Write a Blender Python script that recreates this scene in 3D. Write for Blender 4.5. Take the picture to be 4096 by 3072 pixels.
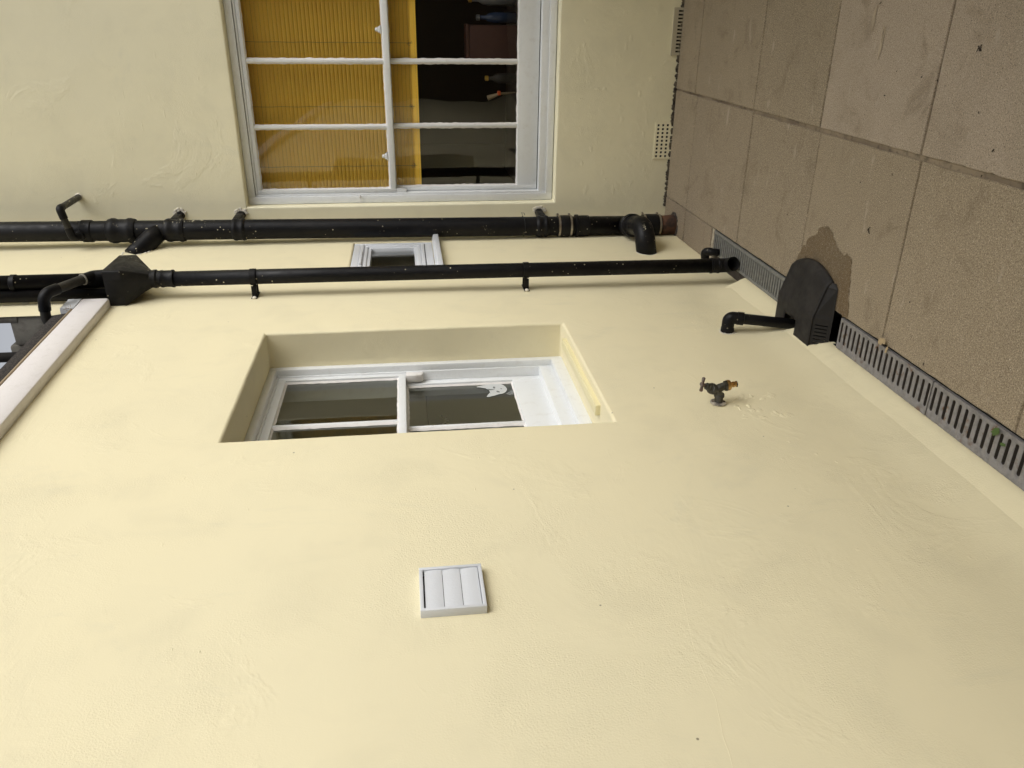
import bpy, bmesh, math, random
from mathutils import Vector, Matrix, noise
random.seed(7)
D = bpy.data
for o in list(D.objects): D.objects.remove(o)
SC = bpy.context.scene
COL = SC.collection

# ------------------------------------------------------------------ camera
cam = D.cameras.new("camera"); cam.lens = 27.8; cam.sensor_width = 36; cam.sensor_fit = 'HORIZONTAL'
cam.clip_start = 0.05; cam.clip_end = 500
co = D.objects.new("camera", cam); COL.objects.link(co)
r_ = Vector((0.90580649, 0.42133056, -0.04466726))
u_ = Vector((-0.01080072, 0.12835179, 0.99166989))
f_ = Vector((-0.42355396, 0.89777858, -0.12081256))
m = Matrix.Identity(4)
for i in range(3):
    m[i][0] = -u_[i]; m[i][1] = r_[i]; m[i][2] = -f_[i]
m[2][3] = 1.6
co.matrix_world = m
SC.camera = co

# ------------------------------------------------------------------ sky, sun, exposure
SUN_DIR = Vector((1.0, -0.22, 0.85)).normalized()
w = D.worlds.new("World"); SC.world = w; w.use_nodes = True
nt = w.node_tree; nt.nodes.clear()
out = nt.nodes.new("ShaderNodeOutputWorld"); bg = nt.nodes.new("ShaderNodeBackground")
sky = nt.nodes.new("ShaderNodeTexSky"); sky.sky_type = 'NISHITA'; sky.sun_disc = False
sky.sun_elevation = math.asin(SUN_DIR.z); sky.sun_rotation = math.atan2(SUN_DIR.x, SUN_DIR.y)
sky.air_density = 1.0; sky.dust_density = 4.0
hs = nt.nodes.new("ShaderNodeHueSaturation"); hs.inputs['Saturation'].default_value = 0.20
nt.links.new(sky.outputs[0], hs.inputs['Color']); nt.links.new(hs.outputs[0], bg.inputs[0])
bg.inputs[1].default_value = 0.14
nt.links.new(bg.outputs[0], out.inputs[0])
sl = D.lights.new("sun", 'SUN'); sl.energy = 0.50; sl.angle = math.radians(60); sl.color = (0.97, 0.985, 0.985)
so = D.objects.new("sun", sl); COL.objects.link(so)
so.rotation_euler = SUN_DIR.to_track_quat('Z', 'Y').to_euler()
SC.view_settings.view_transform = 'Standard'; SC.view_settings.look = 'None'
SC.view_settings.exposure = 0.36; SC.view_settings.gamma = 1.0

# ------------------------------------------------------------------ tagging helpers
def tag(o, label=None, cat=None, group=None, kind=None):
    if label: o['label'] = label
    if cat: o['category'] = cat
    if group: o['group'] = group
    if kind: o['kind'] = kind
    return o
def thing(name, loc, label, cat, group=None):
    o = D.objects.new(name, None); COL.objects.link(o); o.location = loc; o.empty_display_size = .05
    return tag(o, label, cat, group)
def wloc(o):
    v = Vector((0, 0, 0))
    while o: v += o.location; o = o.parent
    return v
def part(name, bm, mats, parent=None, smooth=False, org=None, label=None):
    """mesh given in world coordinates"""
    me = D.meshes.new(name)
    bmesh.ops.recalc_face_normals(bm, faces=bm.faces) if smooth != 'keep' else None
    base = wloc(parent) if parent else Vector((0, 0, 0))
    o = D.objects.new(name, me); COL.objects.link(o)
    if parent: o.parent = parent
    if org is not None: o.location = Vector(org) - base; base = Vector(org)
    bmesh.ops.translate(bm, verts=bm.verts, vec=-base)
    bm.to_mesh(me); bm.free()
    if not isinstance(mats, (list, tuple)): mats = [mats]
    for x in mats: me.materials.append(x)
    if smooth:
        for p in me.polygons: p.use_smooth = True
        if smooth == 'auto':
            me.set_sharp_from_angle(angle=math.radians(35))
    if label: o['label'] = label
    return o
def struct(name, bm, mats, smooth=False):
    o = part(name, bm, mats, None, smooth); o['kind'] = 'structure'; return o
def copy_tree(o, delta, parent=None):
    c = o.copy(); COL.objects.link(c)
    if parent: c.parent = parent
    else: c.location = o.location + Vector(delta)
    for ch in o.children: copy_tree(ch, delta, c)
    return c

# ------------------------------------------------------------------ mesh helpers
def NB(): return bmesh.new()
def box(bm, lo, hi, bev=0.0, seg=2, mi=0):
    lo = Vector(lo); hi = Vector(hi)
    a = Vector([min(lo[i], hi[i]) for i in range(3)]); b = Vector([max(lo[i], hi[i]) for i in range(3)])
    r = bmesh.ops.create_cube(bm, size=1.0)
    vs = r['verts']
    for v in vs:
        v.co = Vector([a[i] + (v.co[i] + .5) * (b[i] - a[i]) for i in range(3)])
    fs = set(f for v in vs for f in v.link_faces)
    for f in fs: f.material_index = mi
    if bev > 0:
        es = list(set(e for v in vs for e in v.link_edges))
        bev = min(bev, .45 * min(b[i] - a[i] for i in range(3)))
        g = bmesh.ops.bevel(bm, geom=es, offset=bev, segments=seg, affect='EDGES', profile=.5)
        for f in g['faces']: f.material_index = mi
def frame_of(d):
    d = d.normalized()
    a = Vector((0, 0, 1)) if abs(d.z) < .9 else Vector((1, 0, 0))
    x = d.cross(a).normalized(); y = d.cross(x).normalized()
    return x, y
def lathe(bm, p0, d, prof, n=28, mi=0, cap=True):
    """prof: list of (t along d, radius)"""
    p0 = Vector(p0); d = Vector(d).normalized(); x, y = frame_of(d)
    rings = []
    for t, r in prof:
        rings.append([bm.verts.new(p0 + d * t + (x * math.cos(a) + y * math.sin(a)) * max(r, 1e-5))
                      for a in [2 * math.pi * k / n for k in range(n)]])
    for i in range(len(rings) - 1):
        for k in range(n):
            f = bm.faces.new((rings[i][k], rings[i][(k + 1) % n], rings[i + 1][(k + 1) % n], rings[i + 1][k])); f.material_index = mi
    if cap:
        for rg in (rings[0], rings[-1]):
            f = bm.faces.new(rg); f.material_index = mi
def fillet(pts, rad, seg=8):
    pts = [Vector(p) for p in pts]
    if not isinstance(rad, (list, tuple)): rad = [rad] * len(pts)
    o = [pts[0]]
    for i in range(1, len(pts) - 1):
        a, b, c = pts[i - 1], pts[i], pts[i + 1]
        d1 = (a - b); d2 = (c - b); l1 = d1.length; l2 = d2.length; d1.normalize(); d2.normalize()
        ang = d1.angle(d2)
        if ang > math.pi - .02: o.append(b); continue
        t = rad[i] / math.tan(ang / 2); t = min(t, .49 * l1, .49 * l2); R = t * math.tan(ang / 2)
        cc = b + (d1 + d2).normalized() * (R / math.sin(ang / 2))
        s = b + d1 * t - cc; e = b + d2 * t - cc
        tot = s.angle(e); ax = s.cross(e).normalized()
        for k in range(seg + 1):
            o.append(cc + Matrix.Rotation(tot * k / seg, 3, ax) @ s)
    o.append(pts[-1]); return o
def tube(bm, pts, r, n=24, mi=0, cap=(True, True)):
    pts = [Vector(p) for p in pts]
    rr = r if isinstance(r, (list, tuple)) else [r] * len(pts)
    ds = []
    for i in range(len(pts)):
        a = pts[max(i - 1, 0)]; b = pts[min(i + 1, len(pts) - 1)]; ds.append((b - a).normalized())
    x, y = frame_of(ds[0]); rings = []
    for i, p in enumerate(pts):
        if i:
            q = ds[i - 1].rotation_difference(ds[i]); x = q @ x; y = q @ y
        rings.append([bm.verts.new(p + (x * math.cos(2 * math.pi * k / n) + y * math.sin(2 * math.pi * k / n)) * rr[i]) for k in range(n)])
    for i in range(len(rings) - 1):
        for k in range(n):
            f = bm.faces.new((rings[i][k], rings[i][(k + 1) % n], rings[i + 1][(k + 1) % n], rings[i + 1][k])); f.material_index = mi
    for c, rg in zip(cap, (rings[0], rings[-1])):
        if c: f = bm.faces.new(rg); f.material_index = mi
def prism(bm, poly, vec, mi=0, bev=0):
    """closed planar polygon (3d points) extruded by vec"""
    vec = Vector(vec)
    a = [bm.verts.new(Vector(p)) for p in poly]; b = [bm.verts.new(Vector(p) + vec) for p in poly]
    fs = [bm.faces.new(a), bm.faces.new(b[::-1])]
    n = len(a)
    for i in range(n): fs.append(bm.faces.new((a[i], b[i], b[(i + 1) % n], a[(i + 1) % n])))
    for f in fs: f.material_index = mi
    if bev:
        bmesh.ops.recalc_face_normals(bm, faces=fs)
        es = list(set(e for f in fs for e in f.edges))
        bmesh.ops.bevel(bm, geom=es, offset=bev, segments=2, affect='EDGES', profile=.5)
def sph(bm, c, r, sub=2, mi=0, sc=(1, 1, 1)):
    g = bmesh.ops.create_icosphere(bm, subdivisions=sub, radius=r)
    for v in g['verts']:
        v.co = Vector((v.co.x * sc[0], v.co.y * sc[1], v.co.z * sc[2])) + Vector(c)
    for f in set(f for v in g['verts'] for f in v.link_faces): f.material_index = mi

# ------------------------------------------------------------------ materials
def lin(r, g, b):
    f = lambda c: c / 12.92 if c <= .04045 else ((c + .055) / 1.055) ** 2.4
    return (f(r / 255), f(g / 255), f(b / 255), 1)
class M:
    def __init__(s, name):
        s.m = D.materials.new(name); s.m.use_nodes = True; s.t = s.m.node_tree; s.t.nodes.clear()
        s.out = s.n("ShaderNodeOutputMaterial"); s.p = s.n("ShaderNodeBsdfPrincipled"); s.l(s.p.outputs[0], s.out.inputs[0])
        s.tc = s.n("ShaderNodeTexCoord"); s.co = s.tc.outputs['Object']
    def n(s, t): return s.t.nodes.new(t)
    def l(s, a, b): s.t.links.new(a, b)
    def set(s, k, v): s.p.inputs[k].default_value = v
    def mapping(s, sc):
        n = s.n("ShaderNodeMapping"); n.inputs['Scale'].default_value = sc; s.l(s.co, n.inputs[0]); return n.outputs[0]
    def noise(s, scale, det=4, rough=.5, dist=0, vec=None, col=False):
        n = s.n("ShaderNodeTexNoise"); n.inputs['Scale'].default_value = scale; n.inputs['Detail'].default_value = det
        n.inputs['Roughness'].default_value = rough; n.inputs['Distortion'].default_value = dist
        s.l(vec or s.co, n.inputs['Vector']); return n.outputs[1 if col else 0]
    def voro(s, scale, vec=None, out='Distance', rnd=1):
        n = s.n("ShaderNodeTexVoronoi"); n.inputs['Scale'].default_value = scale; n.inputs['Randomness'].default_value = rnd
        s.l(vec or s.co, n.inputs['Vector']); return n.outputs[out]
    def ramp(s, v, a, b, lo=0, hi=1, smooth=True):
        n = s.n("ShaderNodeMapRange"); n.interpolation_type = 'SMOOTHSTEP' if smooth else 'LINEAR'
        n.inputs[1].default_value = a; n.inputs[2].default_value = b; n.inputs[3].default_value = lo; n.inputs[4].default_value = hi
        s.l(v, n.inputs[0]); return n.outputs[0]
    def math(s, op, a, b=None):
        n = s.n("ShaderNodeMath"); n.operation = op
        for i, x in enumerate((a, b)):
            if x is None: continue
            if isinstance(x, (int, float)): n.inputs[i].default_value = x
            else: s.l(x, n.inputs[i])
        return n.outputs[0]
    def mix(s, f, a, b, mode='MIX'):
        n = s.n("ShaderNodeMix"); n.data_type = 'RGBA'; n.blend_type = mode
        for sock, x in ((n.inputs[0], f), (n.inputs[6], a), (n.inputs[7], b)):
            if isinstance(x, (int, float, tuple)): sock.default_value = x
            else: s.l(x, sock)
        return n.outputs[2]
    def bump(s, h, strength, dist, prev=None):
        n = s.n("ShaderNodeBump"); n.inputs['Strength'].default_value = strength; n.inputs['Distance'].default_value = dist
        s.l(h, n.inputs['Height'])
        if prev is not None: s.l(prev, n.inputs['Normal'])
        return n.outputs[0]
    def col(s, c): s.l(c, s.p.inputs['Base Color']) if not isinstance(c, tuple) else s.set('Base Color', c)
    def nrm(s, b): s.l(b, s.p.inputs['Normal'])

def wall_paint(name, c1, c2, rough_amt=1.0):
    a = M(name)
    big = a.noise(1.1, 3, .5); mid = a.noise(5, 4, .55, .4)
    c = a.mix(a.ramp(big, .3, .7), c1, c2)
    c = a.mix(a.ramp(mid, .45, .75, 0, .5), c, tuple(x * .92 for x in c2[:3]) + (1,))
    sm = a.noise(2.4, 5, .7, 1.5, a.mapping((1, 1.6, .6))); c = a.mix(a.ramp(sm, .58, .74, 0, .30), c, (c2[0] * .84, c2[1] * .86, c2[2] * .90, 1))
    # tiny dark pin holes, sparse
    vd = a.voro(9.0); vc = a.voro(9.0, out='Color')
    sep = a.n("ShaderNodeSeparateColor"); a.l(vc, sep.inputs[0])
    pin = a.math('MULTIPLY', a.ramp(vd, .018, .032, 1, 0), a.ramp(sep.outputs[0], .95, .96))
    c = a.mix(a.math('MULTIPLY', pin, .75), c, lin(90, 80, 60))
    a.col(c)
    a.set('Roughness', .62); a.p.inputs['Specular IOR Level'].default_value = .35
    fine = a.noise(230, 3, .6); fm = a.ramp(a.noise(2.6, 4, .6, .6), .42, .66, .10, 1)
    trow = a.noise(14, 6, .62, 1.2, a.mapping((1, .35, 1.4)))
    tm = a.ramp(a.noise(1.7, 2, .5), .45, .7, .12, 1)
    b = a.bump(a.math('MULTIPLY', fine, fm), .75 * rough_amt, .0022)
    b = a.bump(a.math('MULTIPLY', trow, tm), .30 * rough_amt, .0040, b)
    rid = a.noise(48, 5, .7, .5); rm = a.ramp(a.noise(3.3, 4, .65, 1.0), .56, .68)
    b = a.bump(a.math('MULTIPLY', rid, rm), .5 * rough_amt, .0030, b)
    a.nrm(b); return a.m
CREAM1 = (0.785, 0.712, 0.480, 1); CREAM2 = (0.755, 0.688, 0.470, 1)
m_wall = wall_paint("cream_masonry_paint", CREAM1, CREAM2)
m_wall2 = wall_paint("cream_masonry_paint_lightened", (0.84, 0.79, 0.575, 1), (0.81, 0.765, 0.565, 1), 1.3)  # same cream for the back wall, lightened to stand in for missing light
m_wall3 = wall_paint("cream_paint_far_side", (0.62, 0.56, 0.40, 1), (0.58, 0.53, 0.39, 1))

def white_gloss(name, c=(.75, .77, .78, 1), rough=.35, dirt=.25):
    a = M(name)
    n1 = a.noise(30, 5, .6); n2 = a.noise(160, 3, .6)
    a.col(a.mix(a.ramp(n1, .5, .8, 0, dirt), c, (.50, .47, .42, 1)))
    a.set('Roughness', rough)
    a.nrm(a.bump(n2, .25, .002, a.bump(a.noise(22, 4, .5, .3), .4, .004))); return a.m
m_white = white_gloss("white_gloss_paint")
m_whiteold = white_gloss("chipped_white_paint", (.72, .70, .68, 1), .45, .5)
m_upvc = white_gloss("white_plastic", (.63, .65, .68, 1), .28, .06)
m_fascia = white_gloss("stained_white_plastic", (.72, .69, .68, 1), .4, .4)
def putty():
    a = M("putty_edge"); n = a.noise(60, 4, .6)
    a.col(a.mix(a.ramp(n, .5, .56), (.6, .58, .54, 1), (.07, .06, .05, 1))); a.set('Roughness', .7); return a.m
m_putty = putty()

def black_plastic(name, base=(.0042, .0042, .0052, 1), dust=.3, specks=True, rough=.42, dustc=(.030, .027, .025, 1)):
    a = M(name)
    d = a.noise(9, 5, .65, .5, a.mapping((1, 1, .45)))
    c = a.mix(a.ramp(d, .42, .78, 0, dust), base, dustc)
    scr = a.noise(60, 3, .7, 2)
    c = a.mix(a.ramp(scr, .66, .78, 0, dust * .5), c, (.05, .047, .044, 1))
    if specks:
        v = a.voro(75); vc = a.voro(75, out='Color'); sp = a.n("ShaderNodeSeparateColor"); a.l(vc, sp.inputs[0])
        g = a.ramp(a.noise(6, 3, .6), .47, .60)
        sm = a.math('MULTIPLY', a.math('MULTIPLY', a.ramp(v, .16, .30, 1, 0), a.ramp(sp.outputs[0], .90, .91)), g)
        # paint drips in small clusters
        pn = a.noise(38, 4, .7, 1); pg = a.ramp(a.noise(3.1, 2, .5), .58, .66)
        sm = a.math('MAXIMUM', sm, a.math('MULTIPLY', a.ramp(pn, .63, .66), pg))
        c = a.mix(sm, c, (.55, .50, .36, 1))
    a.col(c)
    a.p.inputs['Specular IOR Level'].default_value = .20
    rr = a.ramp(a.noise(25, 4, .6), .3, .75, rough - .06, rough + .2); a.l(rr, a.p.inputs['Roughness'])
    a.nrm(a.bump(a.noise(180, 3, .6), .15, .001, a.bump(d, .2, .003))); return a.m
m_black = black_plastic("weathered_black_plastic")
m_iron = black_plastic("black_painted_iron", (.004, .004, .005, 1), .3, True, .42)
m_dusty = black_plastic("dusty_black_plastic", (.009, .0088, .0088, 1), .5, True, .5)
m_cover = black_plastic("dusty_dark_grey_plastic", (.020, .0185, .018, 1), .7, False, .55, (.045, .041, .038, 1))
m_greypipe = black_plastic("faded_grey_plastic", (.028, .026, .022, 1), .7, True, .45, (.075, .068, .055, 1))
m_rubber = black_plastic("black_rubber", (.008, .008, .009, 1), .3, True, .35)
def simple(name, c, rough=.5, metal=0, bs=0, bscale=100, c2=None):
    a = M(name)
    if c2: a.col(a.mix(a.ramp(a.noise(bscale * .3, 4, .6), .4, .65), c, c2))
    else: a.col(c)
    a.set('Roughness', rough); a.set('Metallic', metal)
    if bs: a.nrm(a.bump(a.noise(bscale, 4, .6), bs, .002))
    return a.m
m_steel = simple("worm_drive_steel", (.42, .39, .34, 1), .38, .9, .2, 60, (.30, .25, .2, 1))
m_rust = simple("rusty_cast_iron", (.10, .045, .024, 1), .9, 0, .9, 70, (.035, .02, .014, 1))
m_dark = simple("dark_void", (.004, .004, .004, 1), .9)
m_brass = simple("bright_brass", (.55, .36, .15, 1), .35, 1, .1, 80, (.42, .22, .07, 1))
m_tap = simple("tarnished_brass", (.060, .055, .040, 1), .42, .7, .5, 120, (.10, .10, .10, 1))
m_taphandle = simple("worn_tap_metal", (.16, .11, .09, 1), .45, .6, .3, 120, (.23, .20, .18, 1))
m_batten = simple("cream_painted_wood", (.76, .69, .42, 1), .5, 0, .3, 90)
m_felt = simple("mineral_felt", (.012, .010, .009, 1), .95, 0, 1.0, 500, (.055, .045, .038, 1))
m_cement = simple("grey_cement_render", (.17, .16, .135, 1), .9, 0, .9, 60, (.10, .09, .078, 1))
m_mortar = simple("bare_mortar", (.42, .37, .28, 1), .9, 0, .9, 120, (.26, .22, .165, 1))
m_leaf = simple("green_leaf", (.05, .10, .02, 1), .5)
m_dryleaf = simple("dry_leaf", (.38, .29, .17, 1), .7)
m_twig = simple("dry_straw", (.36, .28, .18, 1), .8)
m_terra = simple("terracotta", (.05, .016, .010, 1), .7, 0, .4, 80)
m_blue = simple("blue_plastic", (.02, .04, .09, 1), .25)
m_wood = simple("pale_wood", (.25, .19, .11, 1), .5)
m_orange = simple("orange_plastic", (.6, .1, .02, 1), .4)
m_yellow = simple("yellow_plastic", (.35, .22, .03, 1), .4)
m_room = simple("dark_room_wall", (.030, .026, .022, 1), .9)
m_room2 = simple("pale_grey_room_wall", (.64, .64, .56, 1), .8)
m_chrome = simple("chrome_rail", (.35, .33, .28, 1), .3, .9)
m_sticker = simple("white_vinyl", (.52, .54, .54, 1), .5)
m_stickerink = simple("grey_print", (.13, .14, .14, 1), .5)
m_putch = simple("white_filler", (.66, .62, .52, 1), .85, 0, .8, 150)
m_steelwire = simple("black_wire", (.01, .01, .01, 1), .5)
m_roofdark = simple("dark_roofing", (.03, .028, .026, 1), .85, 0, .5, 90)

def glass(name, tint=(.98, .985, .975, 1), wav=.35, f0=.075):
    m = D.materials.new(name); m.use_nodes = True; t = m.node_tree; t.nodes.clear()
    o = t.nodes.new("ShaderNodeOutputMaterial"); tr = t.nodes.new("ShaderNodeBsdfTransparent"); tr.inputs[0].default_value = tint
    gl = t.nodes.new("ShaderNodeBsdfGlossy"); gl.inputs['Roughness'].default_value = .004
    lw = t.nodes.new("ShaderNodeLayerWeight"); lw.inputs['Blend'].default_value = .5
    pw = t.nodes.new("ShaderNodeMath"); pw.operation = 'POWER'; pw.inputs[1].default_value = 5; t.links.new(lw.outputs['Facing'], pw.inputs[0])
    fr = t.nodes.new("ShaderNodeMapRange"); fr.inputs[3].default_value = f0; fr.inputs[4].default_value = 1.0; t.links.new(pw.outputs[0], fr.inputs[0])
    mx = t.nodes.new("ShaderNodeMixShader")
    tc = t.nodes.new("ShaderNodeTexCoord"); nz = t.nodes.new("ShaderNodeTexNoise"); nz.inputs['Scale'].default_value = 3.2; nz.inputs['Detail'].default_value = 1
    bp = t.nodes.new("ShaderNodeBump"); bp.inputs['Strength'].default_value = wav; bp.inputs['Distance'].default_value = .004
    t.links.new(tc.outputs['Object'], nz.inputs[0]); t.links.new(nz.outputs[0], bp.inputs['Height']); t.links.new(bp.outputs[0], gl.inputs['Normal'])
    t.links.new(fr.outputs[0], mx.inputs[0]); t.links.new(tr.outputs[0], mx.inputs[1]); t.links.new(gl.outputs[0], mx.inputs[2])
    t.links.new(mx.outputs[0], o.inputs[0]); return m
m_glass = glass("old_window_glass"); m_glass2 = glass("side_window_glass", (.86, .88, .82, 1), .2, .13)

def blind_mat():
    a = M("bamboo_blind"); mp = a.mapping((2.5, 40, 40))
    n = a.noise(4, 4, .6, 0, mp)
    a.col(a.mix(a.ramp(n, .3, .7), (.99, .645, .085, 1), (.98, .60, .065, 1)))
    a.set('Roughness', .55); return a.m
m_blind = blind_mat(); m_cord = simple("jute_cord", (.30, .20, .07, 1), .9)

def slab_mat(name, wet=False):
    a = M(name)
    if wet: base = a.mix(0.0, (.145, .098, .050, 1), (.1, .1, .1, 1))
    else:
        at = a.n("ShaderNodeVertexColor"); at.layer_name = "tint"; base = at.outputs[0]
    k = .6 if wet else 1
    big = a.noise(2.2, 4, .6, .5)
    c = a.mix(a.ramp(big, .42, .7, 0, .4), base, (.25 * k, .205 * k, .142 * k, 1))
    g = a.noise(290, 3, .75)
    c = a.mix(a.ramp(g, .33, .53, .85, 0), c, (.11 * k, .082 * k, .058 * k, 1))
    g2 = a.noise(240, 3, .75)
    c = a.mix(a.ramp(g2, .50, .66, 0, .68), c, (.56 * k, .475 * k, .36 * k, 1))
    bl = a.noise(5.5, 5, .65, .8); c = a.mix(a.ramp(bl, .52, .72, 0, .45), c, (.15 * k, .115 * k, .075 * k, 1))
    v = a.voro(120); vc = a.voro(120, out='Color'); sp = a.n("ShaderNodeSeparateColor"); a.l(vc, sp.inputs[0])
    wm = a.math('MULTIPLY', a.ramp(v, .10, .2, 1, 0), a.ramp(sp.outputs[0], .955, .96))
    c = a.mix(wm, c, (.62, .56, .48, 1))
    dm = a.math('MULTIPLY', a.ramp(v, .10, .22, 1, 0), a.ramp(sp.outputs[1], .93, .94))
    c = a.mix(dm, c, (.035, .028, .022, 1))
    sc = a.noise(9, 3, .6, .3, a.mapping((.6, 2.2, 1)))
    c = a.mix(a.ramp(sc, .64, .74, 0, .55 if not wet else .1), c, (.42, .36, .29, 1))
    a.col(c); a.set('Roughness', .45 if wet else .88); a.p.inputs['Specular IOR Level'].default_value = .3
    b = a.bump(g, .8, .0018); b = a.bump(a.noise(30, 4, .6), .3, .003, b)
    a.nrm(b); return a.m
m_slab = slab_mat("aggregate_paving"); m_wet = slab_mat("wet_aggregate", True)
def joint_mat():
    a = M("joint_mortar"); n = a.noise(3, 3, .6); n2 = a.noise(40, 4, .6)
    c = a.mix(a.ramp(n, .35, .65), (.27, .215, .145, 1), (.14, .105, .072, 1))
    a.col(a.mix(a.ramp(n2, .5, .7, 0, .5), c, (.03, .024, .018, 1))); a.set('Roughness', .9)
    a.nrm(a.bump(n2, .8, .004)); return a.m
m_joint = joint_mat()
def grate_mat(name, base, rust):
    a = M(name); n = a.noise(9, 5, .6); n2 = a.noise(50, 4, .6)
    c = a.mix(a.ramp(n2, .35, .7), base, tuple(x * .7 for x in base[:3]) + (1,))
    if rust:
        rm = a.math('MULTIPLY', a.ramp(n, .53, .62), a.ramp(n2, .44, .54))
        c = a.mix(rm, c, (.13, .06, .022, 1))
    a.col(c); a.set('Roughness', .55); a.nrm(a.bump(n2, .4, .002)); return a.m
m_grate = grate_mat("painted_iron_grate", (.235, .225, .222, 1), True)
m_grate2 = grate_mat("grey_plastic_grate", (.20, .20, .185, 1), False)

# ------------------------------------------------------------------ geometry constants
AX = -1.205      # side wall plane (x), faces +X
BY = 4.80        # back wall plane (y), faces -Y

def steps(edges, st):
    o = []
    for a, b in zip(edges[:-1], edges[1:]):
        n = max(1, round((b - a) / st))
        o += [a + (b - a) * k / n for k in range(n)]
    return o + [edges[-1]]
def disp(u, w_, amp):
    p = Vector((u, w_, 3.1)); return amp * noise.noise(p * 1.3) + amp * .45 * noise.noise(p * 4.5)
def wall_mesh(T, us, ws, holes, depth, amp=.003, edge=.0015, keep=None, base=None):
    """T(u,w,d) -> world point. holes: (u0,u1,w0,w1,depth). Returns bmesh"""
    bm = NB(); V = {}
    def inhole(u, w):
        return any(h[0] < u < h[1] and h[2] < w < h[3] for h in holes)
    def vert(i, j):
        if (i, j) not in V:
            u, w_ = us[i], ws[j]
            d = disp(u, w_, amp)
            du = edge * noise.noise(Vector((u * 9, w_ * 9, 1))); dw = edge * noise.noise(Vector((u * 9, w_ * 9, 8)))
            if base: d += base(u, w_)
            V[(i, j)] = bm.verts.new(T(u + du, w_ + dw, d))
        return V[(i, j)]
    for i in range(len(us) - 1):
        for j in range(len(ws) - 1):
            cu = (us[i] + us[i + 1]) / 2; cw = (ws[j] + ws[j + 1]) / 2
            if inhole(cu, cw) or (keep and not keep(cu, cw)): continue
            bm.faces.new((vert(i, j), vert(i + 1, j), vert(i + 1, j + 1), vert(i, j + 1)))
    eps = 1e-6
    for h in holes:
        ii = [i for i, u in enumerate(us) if h[0] - eps <= u <= h[1] + eps]; jj = [j for j, q in enumerate(ws) if h[2] - eps <= q <= h[3] + eps]
        loop = [(i, jj[0]) for i in ii] + [(ii[-1], j) for j in jj[1:]] + [(i, jj[-1]) for i in ii[-2::-1]] + [(ii[0], j) for j in jj[-2:0:-1]]
        prev = [V[k] for k in loop]
        for s in (.25, .5, .75, 1):
            cur = [bm.verts.new(T(us[i], ws[j], h[4] * s)) for i, j in loop]
            for k in range(len(loop)):
                bm.faces.new((prev[k], prev[(k + 1) % len(loop)], cur[(k + 1) % len(loop)], cur[k]))
            prev = cur
    return bm
def wall_mods(o, wdt=.011):
    b = o.modifiers.new("bevel", 'BEVEL'); b.width = wdt; b.segments = 3; b.limit_method = 'ANGLE'; b.angle_limit = math.radians(50)
    n = o.modifiers.new("wn", 'WEIGHTED_NORMAL'); n.keep_sharp = False; n.weight = 100

# ------------------------------------------------------------------ ground
bm = NB(); bmesh.ops.create_grid(bm, x_segments=2, y_segments=2, size=60)
for v in bm.verts: v.co.z = -.13
struct('ground', bm, m_joint)
bm = NB()   # mortar bed under the slabs, leaving the channel free
bed = bmesh.ops.create_grid(bm, x_segments=1, y_segments=1, size=.5)['verts']
def sheet(bm, x0, x1, y0, y1, z, n=1):
    for i in range(n):
        pass
    a = [bm.verts.new((x0, y0, z)), bm.verts.new((x1, y0, z)), bm.verts.new((x1, y1, z)), bm.verts.new((x0, y1, z))]
    bm.faces.new(a)
for v in bed: bm.verts.remove(v)
sheet(bm, -1.014, 3.2, -4, 4.83, -.006); sheet(bm, -1.215, -1.0142, 3.962, 4.83, -.006)
struct('paving_joints', bm, m_joint)

def slab_poly(bm, lay, c, tint, z):
    (x0, y0), (x1, y1), (x2, y2), (x3, y3) = c
    P = []
    cs = [Vector((a, b, 0)) for a, b in c]
    top = []
    for k in range(4):
        a, b = cs[k], cs[(k + 1) % 4]; n = max(2, int((b - a).length / .025))
        t = (b - a).normalized(); nn = Vector((-t.y, t.x, 0))
        for q in range(n):
            p = a.lerp(b, q / n)
            j = (.0022 * noise.noise(p * 14) + .0016 * noise.noise(p * 55)) if 0 < q else 0
            if noise.noise(p * 23 + Vector((5, 5, 5))) > .52: j += .003
            top.append(p + nn * j)
    cen = sum(top, Vector()) / len(top)
    tv = []; mv = []; bv = []
    for p in top:
        d = (cen - p).normalized()
        tv.append(bm.verts.new((p.x + d.x * .003, p.y + d.y * .003, z)))
        mv.append(bm.verts.new((p.x, p.y, z - .003)))
        bv.append(bm.verts.new((p.x, p.y, z - .03)))
    fs = [bm.faces.new(tv)]; n = len(tv)
    for k in range(n):
        fs.append(bm.faces.new((mv[k], mv[(k + 1) % n], tv[(k + 1) % n], tv[k])))
        fs.append(bm.faces.new((bv[k], bv[(k + 1) % n], mv[(k + 1) % n], mv[k])))
    for f in fs:
        for lp in f.loops: lp[lay] = tint
bm = NB(); lay = bm.loops.layers.float_color.new("tint")
warm = [(.28, .228, .157), (.272, .222, .153), (.288, .233, .162)]
pink = [(.355, .295, .228), (.34, .283, .22), (.365, .303, .236)]
ys = {0: [4.792, 4.418, 3.657, 3.005, 2.349, 1.69, 1.03, .37, -.3, -1, -1.7, -2.4, -3.1, -3.8],
      1: [4.792, 4.462, 3.664, 3.022, 2.362, 1.70, 1.04, .38, -.3, -1, -1.7, -2.4, -3.1, -3.8]}
cols = [(-1.012, -.396, 0), (-.386, .232, 1), (.240, .86, 1), (.868, 1.49, 1), (1.498, 1.595, 1)]
g = .003
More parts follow.
